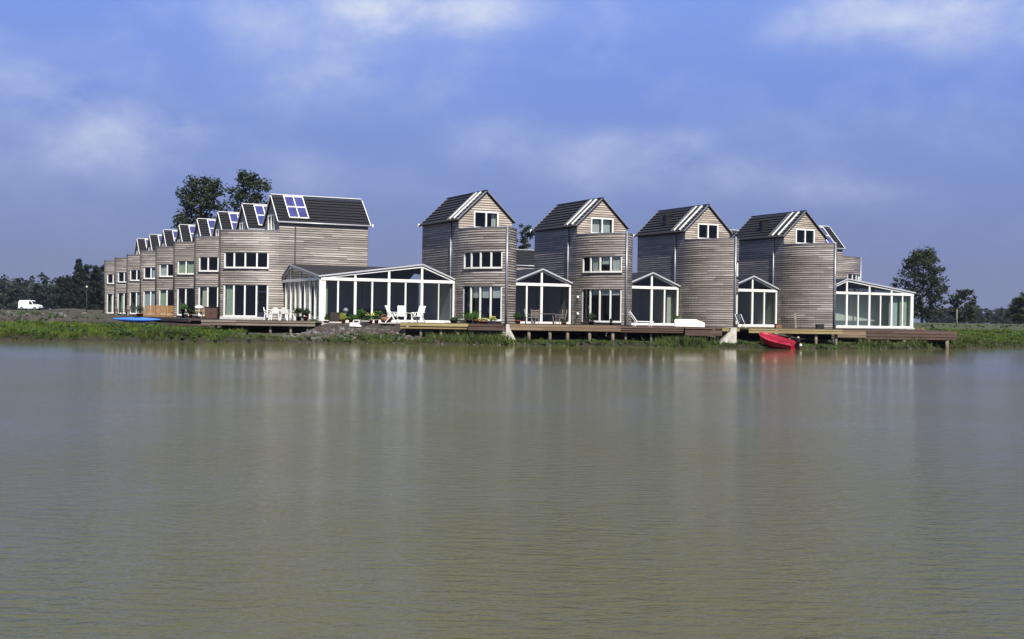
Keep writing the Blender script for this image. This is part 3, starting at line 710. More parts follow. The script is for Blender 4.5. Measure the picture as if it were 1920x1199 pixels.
deck('long brown timber terrace running along the receding row of houses',[tuple(e0),(-19.95,84.2),(-19.95,95),tuple(e1+U.xy*8),tuple(e1)],ZD-.02,(tuple(e1),tuple(e0)),PLANKB,((0,.2),),[(.1,.4),(.25,.4),(.4,.4),(.55,.4),(.7,.4),(.85,.4),(.97,.3)])
deck('low dark brown landing stage under the blue kayak',[(-33.3,89.6),(-20.2,82.2),(-21.8,86.2),(-25.8,92.6),(-33,95)],.93,((-33.3,89.6),(-20.2,82.2)),PLANKB,((0,.13),(.16,.1)),[(.35,.3),(.5,.3),(.62,.3),(.75,.3),(.87,.3),(.96,.3)])
deck('light timber deck with two yellow boards, under the white reclining chairs',rect(-7.0,-2.75,77.0,90),ZD,((-7,77.0),(-2.75,77.0)),PLANKY,((0,.21),(.27,.10)),[(.05,.3),(.3,.2),(.6,.2),(.85,.2)])
deck('weathered brown deck section with yellow flowers at the first bow house',rect(-2.72,-.5,76.6,88),ZD-.01,((-2.72,76.6),(-.5,76.6)),PLANKB,((0,.16),(.2,.2)),[(.1,.3),(.6,.3)])
deck('orange brown deck on round piles with the dark garden table',rect(-.1,6.85,77.2,96),ZD,((-.1,77.2),(6.85,77.2)),PLANKO,((0,.38),),[(.17,.15),(.36,.15),(.52,.15),(.72,.15),(.93,.15)],postr=.11)
deck('dark stepped deck below the white reclining chair',rect(6.9,11.0,78.5,97),ZD-.04,((6.9,78.5),(11,78.5)),PLANKB,((0,.12),(.16,.1),(.3,.08)),[(.1,.3),(.5,.3)])
deck('dark deck with a big planked box front, under the white dinghy',rect(11.04,13.4,78.2,98),ZD-.05,((11.04,78.2),(13.4,78.2)),PLANKB,((0,.1),(.16,.36)),[(.1,.3),(.9,.3)])
deck('short deck of yellowish boards beside the concrete ramp',rect(13.44,14.55,78.4,98),ZD-.05,((13.44,78.4),(14.55,78.4)),PLANKY,((0,.22),),[(.2,.3)])
deck('yellow timber deck behind the red motorboat',rect(15.1,21.05,78.2,102),ZD-.07,((15.1,78.2),(21.05,78.2)),PLANKY,((0,.1),(.12,.16)),[(.17,.2),(.45,.3),(.73,.2),(.95,.3)],postr=.1)
deck('wide dark brown deck below the long conservatory at the right end',[(21.1,81),(29.9,82.5),(30.5,86),(32,104),(22,104)],ZD-.08,((21.1,81),(29.9,82.5)),PLANKB,((0,.2),(.22,.2),(.44,.16)),[(.02,.1),(.3,.1),(.45,.1),(.58,.1),(.75,.1),(.93,.1)],postr=.13)
# extra reddish planks leaning on the right deck front
b=MB(); b.box2((0,-.04,0),(2.1,.0,.5)); b.box2((0,-.07,.05),(2.1,-.041,.2)); tag(b.build('board_panel',PLANKO,None,(21.35,80.85,ZD-.62),math.atan2(1.5,8.8)),'orange reddish boards fixed before the right hand deck','panel')
# concrete wedges carrying the row
def wedge(px,Yf,label,w=.42,dep=2.6,skew=1):
    c=MB(); x=wx(px,Yf); z0=ground_z(x,Yf+.3)-.2
    prof=[(-1.05*skew,z0),(.12*skew,z0),(.12*skew,ZD-.02),(-.22*skew,ZD-.02),(-.32*skew,ZD-.3)]
    if skew<0: prof=prof[::-1]
    n=len(prof); A=[(x+a,Yf,b) for a,b in prof]; B=[(x+a,Yf+dep,b) for a,b in prof]
    c.face(A); c.face(B[::-1])
    for i in range(n): j=(i+1)%n; c.face([A[j],A[i],B[i],B[j]])
    tag(c.build('concrete_buttress',CONC),label,'buttress','pale concrete buttresses between the decks')
wedge(1378,77.9,'wide pale concrete buttress flaring to the left, next to the red boat')
wedge(951,76.9,'narrow pale concrete buttress flaring to the right, below the first bow house',skew=-.62)

# ------------------------------------------------------------------ furniture and small things
def chair_plastic():
    c=empty('garden_chair',(0,0,0),0,'x','chair')
    s=MB(); s.prism([(-.22,-.22),(.22,-.22),(.24,.2),(-.24,.2)],.41,.45); s.build('seat',PLASTIC,c)
    b=MB(); n=10; pts=[]
    for i in range(n+1):
        t=math.pi*i/n; pts.append((-.25*math.cos(t)*(1 if i not in(0,n) else 1),.62+.26*math.sin(t)))
    pts=[(-.22,.45)]+pts+[(.22,.45)]
    A=[(x,.20+(z-.45)*.22,z) for x,z in pts]; B=[(x,.235+(z-.45)*.22,z) for x,z in pts]
    b.face(A); b.face(B[::-1])
    for i in range(len(A)): j=(i+1)%len(A); b.face([A[j],A[i],B[i],B[j]])
    b.build('backrest',PLASTIC,c)
    for sx in (-1,1):
        for y,t in ((-.2,-.03),(.2,.05)):
            l=MB(); l.bar((sx*.22,y,.43),(sx*.26,y+t,0),.05,.05); l.build('leg',PLASTIC,c)
        a=MB(); a.bar((sx*.27,.25,.64),(sx*.27,-.2,.64),.06,.035); a.bar((sx*.27,-.19,.63),(sx*.24,-.2,.43),.045,.045); a.build('armrest',PLASTIC,c)
    return c
def table(name,label,cat,loc,rz,top,h,m,round_=False,group=None,legr=.03):
    c=empty(name,loc,rz,label,cat,group); s=MB(); w,d=top
    if round_: s.lathe((0,0,0),[(w/2-.03,h-.04),(w/2,h-.025),(w/2,h)],18)
    else: s.box2((-w/2,-d/2,h-.045),(w/2,d/2,h))
    s.build('tabletop',m,c)
    for sx in (-1,1):
        for sy in (-1,1):
            l=MB(); k=.34 if round_ else .44; l.bar((sx*w*k*.8,sy*d*k*.8,h-.05),(sx*w*k,sy*d*k,0),legr*2,legr*2); l.build('leg',m,c)
    return c
Y=82.3
ch=chair_plastic(); ch.location=(wx(516,Y),Y,ZD); ch.rotation_euler.z=R(180+12); ch['label']='white plastic garden chair, front left of the four round the white table'; ch['group']='white plastic chairs round the table'
G2='white plastic chairs round the table'
dup(ch,(wx(535,Y),Y,ZD),R(172),'white plastic garden chair, front right of the four round the white table',G2)
dup(ch,(wx(503,83.6),83.6,ZD),R(95),'white plastic garden chair at the left end of the white table',G2)
dup(ch,(wx(546,83.4),83.4,ZD),R(-88),'white plastic garden chair at the right end of the white table, beside the posts',G2)
table('garden_table','white plastic garden table among four white chairs on the grey deck','table',(wx(523,83.5),83.5,ZD),0,(1.4,.9),.73,PLASTIC)
def recliner():
    c=empty('reclining_chair',(0,0,0),0,'x','chair')
    s=MB()
    for k in range(6): s.box((0,-.25+.09*k,.40+.005*k),(.5,.075,.025))
    s.build('seat',PLASTIC,c)
    b=MB()
    for k in range(5): b.bar((-.2+.1*k,.22,.40),(-.2+.1*k,.52,1.08),.075,.025,side=(0,1,0))
    b.bar((-.25,.50,1.02),(.25,.50,1.02),.04,.05); b.bar((-.25,.3,.6),(.25,.3,.6),.04,.05); b.build('backrest',PLASTIC,c)
    for sx in (-1,1):
        l=MB(); l.bar((sx*.28,-.32,0),(sx*.28,.12,.62),.04,.06); l.build('leg',PLASTIC,c)
        l=MB(); l.bar((sx*.28,.45,0),(sx*.28,-.18,.62),.04,.06); l.build('leg',PLASTIC,c)
        a=MB(); a.bar((sx*.28,-.34,.64),(sx*.28,.36,.66),.075,.03); a.build('armrest',PLASTIC,c)
    return c
G3='white reclining chairs by the big conservatory'
rc=recliner(); Y=79.2; rc.location=(wx(738,Y),Y,ZD); rc.rotation_euler.z=R(70); rc['label']='white slatted reclining chair facing right, leftmost of the three'; rc['group']=G3
dup(rc,(wx(753,80.2),80.2,ZD),R(8),'white slatted reclining chair facing the water, middle of the three',G3)
dup(rc,(wx(784,79.2),79.2,ZD),R(-28),'white slatted reclining chair turned left, right of the small round table',G3)
table('side_table','small round white side table between the reclining chairs','table',(wx(767,79),79,ZD),0,(.62,.62),.62,PLASTIC,True)
b=MB(); b.box2((-.65,-.2,0),(.65,.2,.12)); b.box2((-.6,-.18,.12),(.6,.18,.16)); tag(b.build('step',mat('white_step',(.75,.75,.72),.6),None,(wx(816,80.5),80.5,ZD)),'low white step before the glass sliding door','step')
b=MB(); b.box2((-1.75,-.3,-.16),(1.75,.3,.0)); b.box2((-1.7,-.26,.0),(1.7,.26,.03)); tag(b.build('step',mat('pale_step',(.62,.61,.58),.7),None,(wx(455,86.0),86.0,ZD+.165),R(-24)),'long pale doorstep standing for the lit strip below the window wall of the corner house','step')  # pale slab added for the sunlit strip along the deck, its brightness is paint
# dark garden set in front of the second conservatory
DW=mat('grey_teak',(.12,.10,.085),.7,var=.3)
Y=82.5
table('garden_table','dark wooden garden table on the orange brown deck','table',(wx(1020,Y),Y,ZD),R(4),(1.5,.8),.72,DW)
def chair_wood(m):
    c=empty('garden_chair',(0,0,0),0,'x','chair')
    s=MB(); s.box2((-.24,-.24,.42),(.24,.24,.46)); s.build('seat',m,c)
    b=MB()
    for k in range(4): b.bar((-.24,.24+.03*k,.55+.12*k),(.24,.24+.03*k,.55+.12*k),.025,.06)
    for sx in (-1,1): b.bar((sx*.25,.23,.44),(sx*.25,.34,1.0),.04,.05)
    b.build('backrest',m,c)
    for sx in (-1,1):
        for y in (-.22,.22):
            l=MB(); l.bar((sx*.22,y,.42),(sx*.23,y*1.06,0),.045,.045); l.build('leg',m,c)
        a=MB(); a.bar((sx*.26,-.24,.64),(sx*.26,.28,.65),.05,.03); a.bar((sx*.26,-.22,.63),(sx*.24,-.22,.43),.04,.04); a.build('armrest',m,c)
    return c
GC='grey wooden chairs round the dark table'
cw=chair_wood(mat('silver_teak',(.22,.19,.165),.7,var=.3)); cw.location=(wx(1003,81.4),81.4,ZD); cw.rotation_euler.z=R(178); cw['label']='grey wooden armchair seen from behind at the left of the dark table'; cw['group']=GC
dup(cw,(wx(992,82.6),82.6,ZD),R(95),'grey wooden armchair at the left end of the dark table',GC)
dup(cw,(wx(1051,82.3),82.3,ZD),R(-60),'grey wooden armchair at the right end of the dark table',GC)
# white deck lounger seen from the side
c=empty('deck_lounger',(wx(1191,81.5),81.5,ZD-.04),R(8),'white reclining lounger with raised back at the edge of the dark stepped deck','lounger')
b=MB()
for y in (-.28,.28): b.bar((-.45,y,1.0),(.05,y,.32),.06,.05)
for k in range(6): b.bar((-.42+.08*k,-.28,.97-.11*k),(-.42+.08*k,.28,.97-.11*k),.03,.09)
b.build('backrest',PLASTIC,c)
b=MB()
for y in (-.28,.28): b.bar((0,y,.32),(1.2,y,.30),.05,.05)
for k in range(10): b.box((.06+.12*k,0,.335),(.085,.6,.02))
b.build('seat',PLASTIC,c)
for x in (0.0,1.1):
    for y in (-.28,.28):
        l=MB(); l.bar((x,y,.30),(x-.06,y,0),.05,.05); l.build('leg',PLASTIC,c)
# folding chair
c=empty('folding_chair',(wx(1389,86),86,ZD-.07),R(20),'dark teal folding chair before the right hand conservatory','chair')
TE=mat('teal_canvas',(.02,.045,.055),.7)
b=MB(); b.box2((-.22,-.2,.38),(.22,.2,.41)); b.build('seat',TE,c)
b=MB(); b.bar((0,.28,.5),(0,.42,.95),.44,.03,side=(0,1,0)); b.build('backrest',TE,c)
for x in (-.24,.24):
    l=MB(); l.bar((x,-.3,0),(x,.42,.95),.03,.03); l.build('leg',PLASTIC,c)
    l=MB(); l.bar((x*.92,.32,0),(x*.92,-.2,.42),.03,.03); l.build('leg',PLASTIC,c)
# things on the right decks
b=MB(); b.bar((0,0,0),(-.06,.25,1.15),.10,.05); b.bar((-.05,0,.0),(-.1,.24,1.1),.05,.05); tag(b.build('plank',POSTM,None,(wx(1493,91),91,ZD-.07)),'pale wooden plank leaning on the curved wall','plank')
c=empty('crate',(wx(1537,86),86,ZD-.07),R(6),'black box standing on the yellow deck by the curved wall','box'); b=MB(); b.box2((-.25,-.18,0),(.25,.18,.3)); b.build('body',BLACK,c); b=MB(); b.box2((-.27,-.2,.3),(.27,.2,.34)); b.build('lid',BLACK,c)
c=empty('crate',(wx(1459,88),88,ZD-.07),R(6),'small dark brown box at the corner of the right hand conservatory','box'); b=MB(); b.box2((-.22,-.18,0),(.22,.18,.28)); b.build('body',WICKER,c); b=MB(); b.box2((-.24,-.2,.28),(.24,.2,.31)); b.build('lid',BLACK,c)
# ---- boats
def hull(mb,Lh,B,D,n=18,m=9,tr=.75,th=.05,keel=.18,mi=0,mi_in=0,sheer=.22):
    """open boat, x from the stern (0) to the bow (Lh), z=0 at the keel amidships"""
    def sec(u,o):
        hb=B/2*(tr+(1-tr)*math.sin(min(1,u/.5)*math.pi/2)) if u<.5 else B/2*math.sqrt(max(0,1-((u-.5)/.5)**2.6))
        hb=max(hb-o,.004); top=D+sheer*max(0,u-.35)**2*2.4; bot=o+keel*max(0,(u-.6)/.4)**2*1.8
        bot=min(bot,top-.06)
        return [(u*Lh-(o if u>.98 else 0),hb*math.copysign(abs(math.sin(t))**.75,math.sin(t)),bot+(top-bot)*(1-abs(math.cos(t))**1.25 if True else 0)) for t in [(-math.pi/2)+math.pi*k/m for k in range(m+1)]]
    for o,fl,mm in ((0,False,mi),(th,True,mi_in)):
        R_=[sec(i/n,o) for i in range(n+1)]
        for i in range(n):
            for k in range(m):
                q=[R_[i][k],R_[i+1][k],R_[i+1][k+1],R_[i][k+1]]; mb.face(q[::-1] if not fl else q,mm,smooth=True)
        mb.face(R_[0] if fl else R_[0][::-1],mm)
    O=[sec(i/n,0) for i in range(n+1)]; I=[sec(i/n,th) for i in range(n+1)]
    for i in range(n):
        for k in (0,m): mb.face([O[i][k],O[i+1][k],I[i+1][k],I[i][k]],mi)
    return O
Ys=75.15; st=Vector((wx(1492,Ys),Ys,-.21)); bw=Vector((wx(1426,77.2),77.2,.24))
dv=bw-st; yaw=math.atan2(dv.y,dv.x); pit=math.atan2(dv.z,dv.xy.length); LB=dv.length
rb=empty('motorboat',st,0,'red open motorboat with its bow pulled up on the bank','boat'); rb.rotation_euler=(R(-9),-pit,yaw)
h_=MB(); O=hull(h_,LB,1.2,.52,mi_in=1); h_.build('hull',[RED,mat('red_inside',(.36,.02,.05),.45,var=.2)],rb)
g_=MB()
for k in (0,-1): g_.tube([Vector(O[i][k])+Vector((0,0,.015)) for i in range(len(O))],.035,6)
g_.build('gunwale',mat('red_rail',(.48,.03,.06),.4),rb)
for u in (.3,.62):
    t_=MB(); t_.box((u*LB,0,.34),(.22,1.08 if u<.5 else .95,.04)); t_.build('thwart',mat('red_seat',(.42,.02,.06),.5),rb)
t_=MB(); t_.box((.02,0,.28),(.05,.84,.48)); t_.build('transom',RED,rb)
t_=MB(); sx=.36*LB; t_.box((sx,-.62,.31),(.36,.012,.05),rz=0); t_.build('name_strip',PLASTIC,rb)
mo=MB(); mo.lathe((-.16,0,.62),[(.06,0),(.14,.04),(.16,.16),(.15,.30),(.10,.38),(.03,.40)],12); mo.bar((-.16,0,.64),(-.22,0,-.1),.12,.16,side=(1,0,0)); mo.bar((-.24,0,-.16),(-.4,0,-.16),.1,.05); mo.bar((-.02,0,.5),(-.16,0,.5),.16,.2)
mt=mo.build('outboard_motor',BLACK,rb)
k=MB(); k.lathe((-.16,0,1.0),[(.09,-.03),(.08,.0),(.05,.025),(.02,.03)],12); k.build('cowl_top',PLASTIC,mt); k=MB(); k.bar((-.05,.05,.82),(.45,.12,.8),.03,.03); k.build('tiller',BLACK,mt)
f=MB(); f.lathe((0,0,0),[(.02,0),(.07,.03),(.085,.09),(.06,.15),(.02,.17)],12); tag(f.build('fender',PLASTIC,None,(wx(1502,74.6),74.6,.18)),'small white float beside the outboard motor','fender')
GF_='white floats on the grass under the right deck'
for px in (1555,1562): f=MB(); f.lathe((0,0,0),[(.02,0),(.07,.03),(.085,.09),(.06,.15),(.02,.17)],10); tag(f.build('float',PLASTIC,None,(wx(px,79.5),79.5,ground_z(wx(px,79.5),79.5)+.12)),'small white round float lying on the grass under the right deck','float',GF_)
def upturned(name,label,cat,px,Y,z,Lh,B,D,m,rz,group=None):
    c=empty(name,(wx(px,Y),Y,z),rz,label,cat,group); h=MB(); hull(h,Lh,B,D,tr=.8,th=.03,sheer=.02,keel=.1)
    h.v=[(p[0]-Lh/2,-p[1],D+.03-p[2]) for p in h.v]; h.build('hull',m,c)
    k=MB(); k.bar((-Lh*.48,0,D+.04),(Lh*.25,0,D+.04),.04,.04); k.build('keel',m,c)
    return c
upturned('dinghy','white upturned dinghy lying on the deck before the windowless curved house','dinghy',1293,80.5,ZD-.03,1.98,1.0,.44,PLASTIC,R(-6))
upturned('dinghy','small white tub lying upside down on the earth bank before the big conservatory','tub',667,78.6,ground_z(wx(667,78.6),78.6)+.02,.75,.5,.2,PLASTIC,R(4))
# kayak
kc=empty('kayak',(wx(256,88.6),88.6,.96),R(-22),'light blue kayak lying on the low landing stage','kayak'); kb=MB(); n=22; rings=[]
for i in range(n+1):
    u=i/n; s_=math.sin(math.pi*u)**.75; hb=.34*s_+.01; hz=.17*s_+.015; lift=.05*(2*u-1)**4
    rings.append([Vector(((u-.5)*4.3,hb*math.cos(2*math.pi*k/12),.17+lift+hz*math.sin(2*math.pi*k/12))) for k in range(12)])
for i in range(n):
    for k in range(12): kb.face([rings[i][(k+1)%12],rings[i][k],rings[i+1][k],rings[i+1][(k+1)%12]],0,smooth=True)
kb.build('hull',BLUE,kc)
co=MB(); co.tube([(.1+.42*math.cos(t),.2*math.sin(t),.345) for t in [2*math.pi*k/20 for k in range(21)]],.03,6); co.build('cockpit_rim',BLACK,kc)
# ---- pots and plants
def leafblob(mb,c,r,n,size,mi=0,flat=.8):
    c=Vector(c)
    for i in range(n):
        d=Vector((random.gauss(0,1),random.gauss(0,1),random.gauss(0,1))).normalized(); p=c+Vector((d.x*r,d.y*r,d.z*r*flat))*(random.random()**.4)
        a=Vector((random.gauss(0,1),random.gauss(0,1),random.gauss(0,1))).normalized(); b=a.cross(d).normalized() if a.cross(d).length>.1 else Vector((1,0,0))
        s_=size*random.uniform(.6,1.3); mb.face([p-a*s_*.5,p+b*s_*.35,p+a*s_*.5,p-b*s_*.35],mi)
def plant(px,Y,label,kind='bush',z=ZD,r=.3,h=.5,pot=TERRA,potr=.18,poth=.26,leaf=None,group='potted plants along the decks',name='potted_plant',cat='plant'):
    x=wx(px,Y); c=empty(name,(x,Y,z),random.uniform(0,6),label,cat,group)
    p=MB(); p.lathe((0,0,0),[(potr*.7,0),(potr,poth),(potr*1.12,poth),(potr*1.12,poth+.04),(potr*.9,poth+.04)],14); p.build('pot',pot,c)
    f=MB(); L1=leaf or PLANTG
    if kind=='ball': leafblob(f,(0,0,poth+h*.55),r,380,.10,flat=h/(2*r)*1.05)
    elif kind=='grass':
        tuft(f,0,0,poth,h,60,potr*.9,.55)
        f.v=[tuple(v) for v in f.v]
    elif kind=='flower':
        leafblob(f,(0,0,poth+h*.4),r,120,.12,0,.6)
        for i in range(26):
            a=random.uniform(0,6.3); q=r*random.random()**.5; pz=poth+h*(.55+.35*random.random()); f.lathe((q*math.cos(a),q*math.sin(a),pz),[(.01,0),(.045,.02),(.02,.04)],6,1)
    else:
        for i in range(7):
            a=random.uniform(0,6.3); q=r*.6*random.random(); leafblob(f,(q*math.cos(a),q*math.sin(a),poth+h*random.uniform(.2,.85)),r*.5,45,.13,0,.8)
    f.build('foliage',[L1,FLOWER],c)
    return c
WP=mat('white_pot',(.72,.72,.70),.6)
zb=lambda px,Y: ground_z(wx(px,Y),Y)+.01
plant(262,108,'dark clipped bush in a pot before the fifth receding house','ball',r=.42,h=.75,potr=.3,poth=.25,leaf=PLANTD)
plant(344,97.5,'tall plant on a white pedestal pot before the receding row','bush',r=.42,h=.55,pot=BLACK,potr=.17,poth=.62,leaf=PLANTG)
plant(349,96,'white urn with a small plant, left of the wooden chair','bush',r=.14,h=.16,pot=WP,potr=.15,poth=.3)
plant(358,97,'dark leafy pot plant left of the wooden chair','bush',r=.24,h=.5,potr=.16,leaf=PLANTD)
plant(366,95,'round white pot in front of the wooden chair','bush',r=.1,h=.08,pot=WP,potr=.2,poth=.22,leaf=PLANTD)
Yb=80.4
plant(560,80.9,'dark bushy plant at the end of the grey deck','bush',r=.42,h=.6,pot=BLACK,leaf=PLANTD)
plant(573,81.2,'dark red brown bushy plant before the conservatory side','bush',r=.4,h=.5,pot=TERRA,leaf=PLANTD)
plant(588,80.0,'yellow green plant at the foot of the wide white corner post','bush',z=zb(588,80.0),r=.38,h=.5,pot=BLACK,potr=.14,poth=.15,leaf=PLANTG)
plant(612,80.6,'small green shrub in a white trough by the corner post','bush',z=zb(612,80.6),r=.16,h=.5,pot=WP,potr=.22,poth=.14)
for px,Yq,lab,l,rr,hh,k in ((644,79.9,'pale yellow green plant nearest the dark wicker seat',PLANTY,.36,.42,'bush'),(658,80.2,'green plant below the white lamp',PLANTG,.34,.4,'bush'),(668,79.8,'leafy plant with white pot in the middle of the planted bank',PLANTG,.34,.5,'bush'),(679,80.3,'tall dark green plant in the middle of the planted bank',PLANTG,.42,.75,'bush'),(695,79.9,'yellow flowering plant left of the wicker basket',PLANTG,.34,.55,'flower'),(706,80.2,'broad green plant beside the wicker basket',PLANTG,.46,.66,'bush')):
    plant(px,Yq,lab,k,z=zb(px,Yq),r=rr,h=hh,pot=WP if px in(668,) else TERRA,potr=.15,poth=.2,leaf=l)
plant(684,79.4,'white trough with low dark plants on the planted bank','bush',z=zb(684,79.4),r=.3,h=.12,pot=WP,potr=.3,poth=.2,leaf=PLANTD)
plant(866,79.2,'white square pot at the left of the first bow house window','bush',r=.14,h=.1,pot=WP,potr=.16,poth=.24,leaf=PLANTD)
plant(851,79.5,'low dark trough plant by the conservatory corner','bush',r=.36,h=.14,pot=BLACK,potr=.26,poth=.16,leaf=PLANTD)
plant(880,79.6,'arching grassy plant in a dark pot before the first bow house door','grass',r=.4,h=.62,pot=BLACK,potr=.22,poth=.2)
plant(892,79.9,'small green plant beside the arching grassy plant','grass',r=.3,h=.45,pot=TERRA,potr=.18,poth=.2)
plant(906,78.6,'brown bowl of pale yellow flowers on the brown deck','flower',r=.34,h=.22,pot=TERRA,potr=.3,poth=.14)
plant(924,78.4,'pale yellow flowers hanging from a white pot','flower',r=.26,h=.3,pot=WP,potr=.16,poth=.18,leaf=PLANTY)
plant(971,82.8,'round dark box bush left of the dark table','ball',r=.32,h=.55,pot=TERRA,potr=.2,poth=.2,leaf=PLANTD)
plant(1109,83.2,'round clipped green topiary ball before the blinds','ball',r=.33,h=.6,pot=BLACK,potr=.2,poth=.2,leaf=PLANTD)
plant(1146,83.4,'small dark plant on the right window sill of the second bow house','bush',r=.12,h=.32,pot=BLACK,potr=.1,poth=.14,leaf=PLANTD)
plant(1268,81.2,'bright green plant behind the white upturned dinghy','bush',r=.26,h=.42,pot=TERRA,potr=.15,poth=.24)
plant(1058,80.5,'small pot with low plants at the right foot of the dark table set','bush',r=.18,h=.1,pot=TERRA,potr=.16,poth=.12,leaf=PLANTD)
plant(1077,80.6,'tiny white pot below the wall lamps','bush',r=.07,h=.06,pot=WP,potr=.08,poth=.14,leaf=PLANTD)
# wicker pieces
c=empty('wicker_basket',(wx(724,79.4),79.4,ZD-.02),0,'brown wicker basket left of the white reclining chairs','basket'); b=MB(); b.lathe((0,0,0),[(.28,0),(.38,.18),(.36,.3),(.2,.36)],16); b.build('body',WICKER,c); b=MB(); b.tube([(-.36*math.cos(t),0,.3+.22*math.sin(t)) for t in [math.pi*k/10 for k in range(11)]],.025,6); b.build('handle',WICKER,c)
c=empty('wicker_armchair',(wx(629,80.7),80.7,zb(629,80.7)),R(200),'dark wicker armchair behind the glass corner, left of the white lamp','chair'); DWK=mat('dark_wicker',(.03,.022,.018),.7)
b=MB(); b.box2((-.35,-.3,.12),(.35,.3,.36)); b.build('seat',DWK,c); b=MB(); b.box2((-.4,.3,.1),(.4,.4,.72)); b.build('backrest',DWK,c)
for sx in (-1,1): b=MB(); b.box2((sx*.36,-.3,.1),(sx*.45,.3,.5)); b.build('armrest',DWK,c)
# lamp on a little table inside the big conservatory
lx,ly=wx(648,83.0),83.0
table('side_table','small dark table with a white lamp inside the big conservatory','table',(lx,ly,ZD+.02),0,(.5,.5),.5,BLACK,True)
c=empty('table_lamp',(lx,ly,ZD+.52),0,'white shaded table lamp inside the big conservatory','lamp'); b=MB(); b.lathe((0,0,0),[(.09,0),(.09,.02),(.02,.04),(.02,.26)],10); b.build('base',WHITE,c); b=MB(); b.lathe((0,0,.16),[(.19,0),(.16,.1),(.1,.2),(.08,.22)],14); b.build('lamp_shade',PLASTIC,c)
c=empty('sofa',(-9.5,85.5,ZD+.02),TH,'dark sofa inside the big conservatory','sofa')
b=MB(); b.box2((-1,-.4,.1),(1,.4,.42)); b.build('seat',DWK,c); b=MB(); b.box2((-1,.4,.1),(1,.6,.85)); b.build('backrest',DWK,c)
# wooden bench box, cabinet and chair of the receding row
def seat_box(px0,px1,Yq,rz,label):
    w=(px1-px0)/F*Yq; c=empty('garden_bench',(wx((px0+px1)/2,Yq),Yq,ZD),rz,label,'bench')
    b=MB()
    for k in range(7): b.box((0,.25,.50+.075*k),(w,.035,.06))
    for k in range(5): b.box((-w/2+.05+(w-.1)*k/4,.275,.5),(.07,.05,1.0))
    b.build('backrest',TEAK,c)
    b=MB()
    for k in range(4): b.box((0,-.3+.12*k,.44),(w,.1,.035))
    b.build('seat',TEAK,c)
    b=MB()
    for k in range(5): b.box((0,-.36,.08+.085*k),(w,.03,.07))
    b.build('front_panel',TEAK,c)
    for sx in (-1,1):
        for y in (-.33,.27): l=MB(); l.box((sx*(w/2-.03),y,.32),(.07,.07,.64)); l.build('leg',TEAK,c)
    return c
seat_box(271,324,103.5,R(-2),'long orange teak bench before the teal curtained house')
c=empty('garden_chair',(wx(374,95.5),95.5,ZD),R(-10),'teak folding chair with a white cushion, left of the brown cabinet','chair')
b=MB(); b.box2((-.26,-.25,.42),(.26,.25,.46)); b.build('seat',TEAK,c)
b=MB()
for k in range(5): b.bar((-.2+.1*k,.25,.46),(-.2+.1*k,.36,.95),.05,.025,side=(0,1,0))
b.build('backrest',TEAK,c)
for sx in (-1,1):
    for y in (-.22,.22): l=MB(); l.bar((sx*.24,y,.42),(sx*.24,-y,0),.045,.045); l.build('leg',TEAK,c)
b=MB(); b.lathe((0,0,0),[(.3,0),(.33,.1),(.3,.2),(.15,.26)],14); tag(b.build('cushion',PLASTIC,None,(wx(374,95.3),95.1,ZD+.73)),'white cushion lying on the teak folding chair','cushion')
c=empty('cabinet',(wx(398,90.5),90.5,ZD-.05),R(2),'dark brown two door cabinet against the corner house','cabinet'); CB=mat('brown_stain',(.085,.045,.035),.6,var=.2)
b=MB(); b.box2((-.5,-.3,.05),(.5,.3,.88)); b.build('body',CB,c); b=MB(); b.box2((-.54,-.34,.88),(.54,.34,.93)); b.build('top',BLACK,c)
for sx in (-1,1): b=MB(); b.box2((sx*.02,-.33,.1),(sx*.47,-.302,.84)); d=b.build('door',CB,c); b=MB(); b.box2((sx*.06,-.36,.45),(sx*.09,-.331,.55)); b.build('handle',BLACK,d)
def low_chair(px,Yq,rz,label):
    c=chair_wood(DW); c.location=(wx(px,Yq),Yq,ZD); c.rotation_euler.z=rz; c['label']=label; c['group']='small chairs by the far houses'
low_chair(222,118,R(140),'dark wooden chair before the far end of the receding row, left of the dark bush'); low_chair(236,114,R(-120),'dark wooden chair right beside the clipped dark bush of the receding row')

# ------------------------------------------------------------------ van, lamp, poles
Yv=225; vx=wx(57,Yv); vz=ground_z(vx,Yv)
van=empty('parked_van',(vx,Yv,vz),R(-8),'small white delivery van parked on the bare ground at the far left','van')
prof=[(-1.95,.35),(-1.95,1.5),(-1.8,1.82),(-.6,1.86),(.35,1.84),(.55,1.72),(1.0,1.12),(1.75,.98),(1.98,.8),(2.0,.35)]
b=MB()
def vhw(z): return .82 if z<1.0 else .82-.12*(z-1.0)
A=[(x,-vhw(z),z) for x,z in prof]; B=[(x,vhw(z),z) for x,z in prof]
b.face(A); b.face(B[::-1])
for i in range(len(A)): j=(i+1)%len(A); b.face([A[j],A[i],B[i],B[j]],0)
b.build('body',mat('van_white',(.82,.83,.84),.3,var=.03),van)
b=MB(); b.face([(.12,-.79,1.1),(.82,-.815,1.1),(.5,-.755,1.62),(.12,-.755,1.66)]); b.face([(.6,-.72,1.68),(.6,.72,1.68),(1.02,.76,1.14),(1.02,-.76,1.14)][::-1]); b.v=[(p[0]+.01,p[1]-.012,p[2]+.012) for p in b.v]; b.build('window',BLACK,van)
for x in (-1.3,1.25):
    for y in (-.78,.78):
        w_=MB(); w_.tube([(x,y-.1,.32),(x,y+.1,.32)],.32,16); wo=w_.build('wheel',BLACK,van); w_=MB(); s_=-1 if y<0 else 1; w_.tube([(x,y+s_*.1,.32),(x,y+s_*.115,.32)],.18,12); w_.build('rim',GREY,wo)
b=MB(); b.box2((1.9,-.8,.32),(2.06,.8,.52)); b.build('bumper',DARKMETAL,van)
for y in (-.6,.6): b=MB(); b.box2((1.88,y-.14,.7),(2.0,y+.14,.86)); b.build('headlight',VERGE,van)
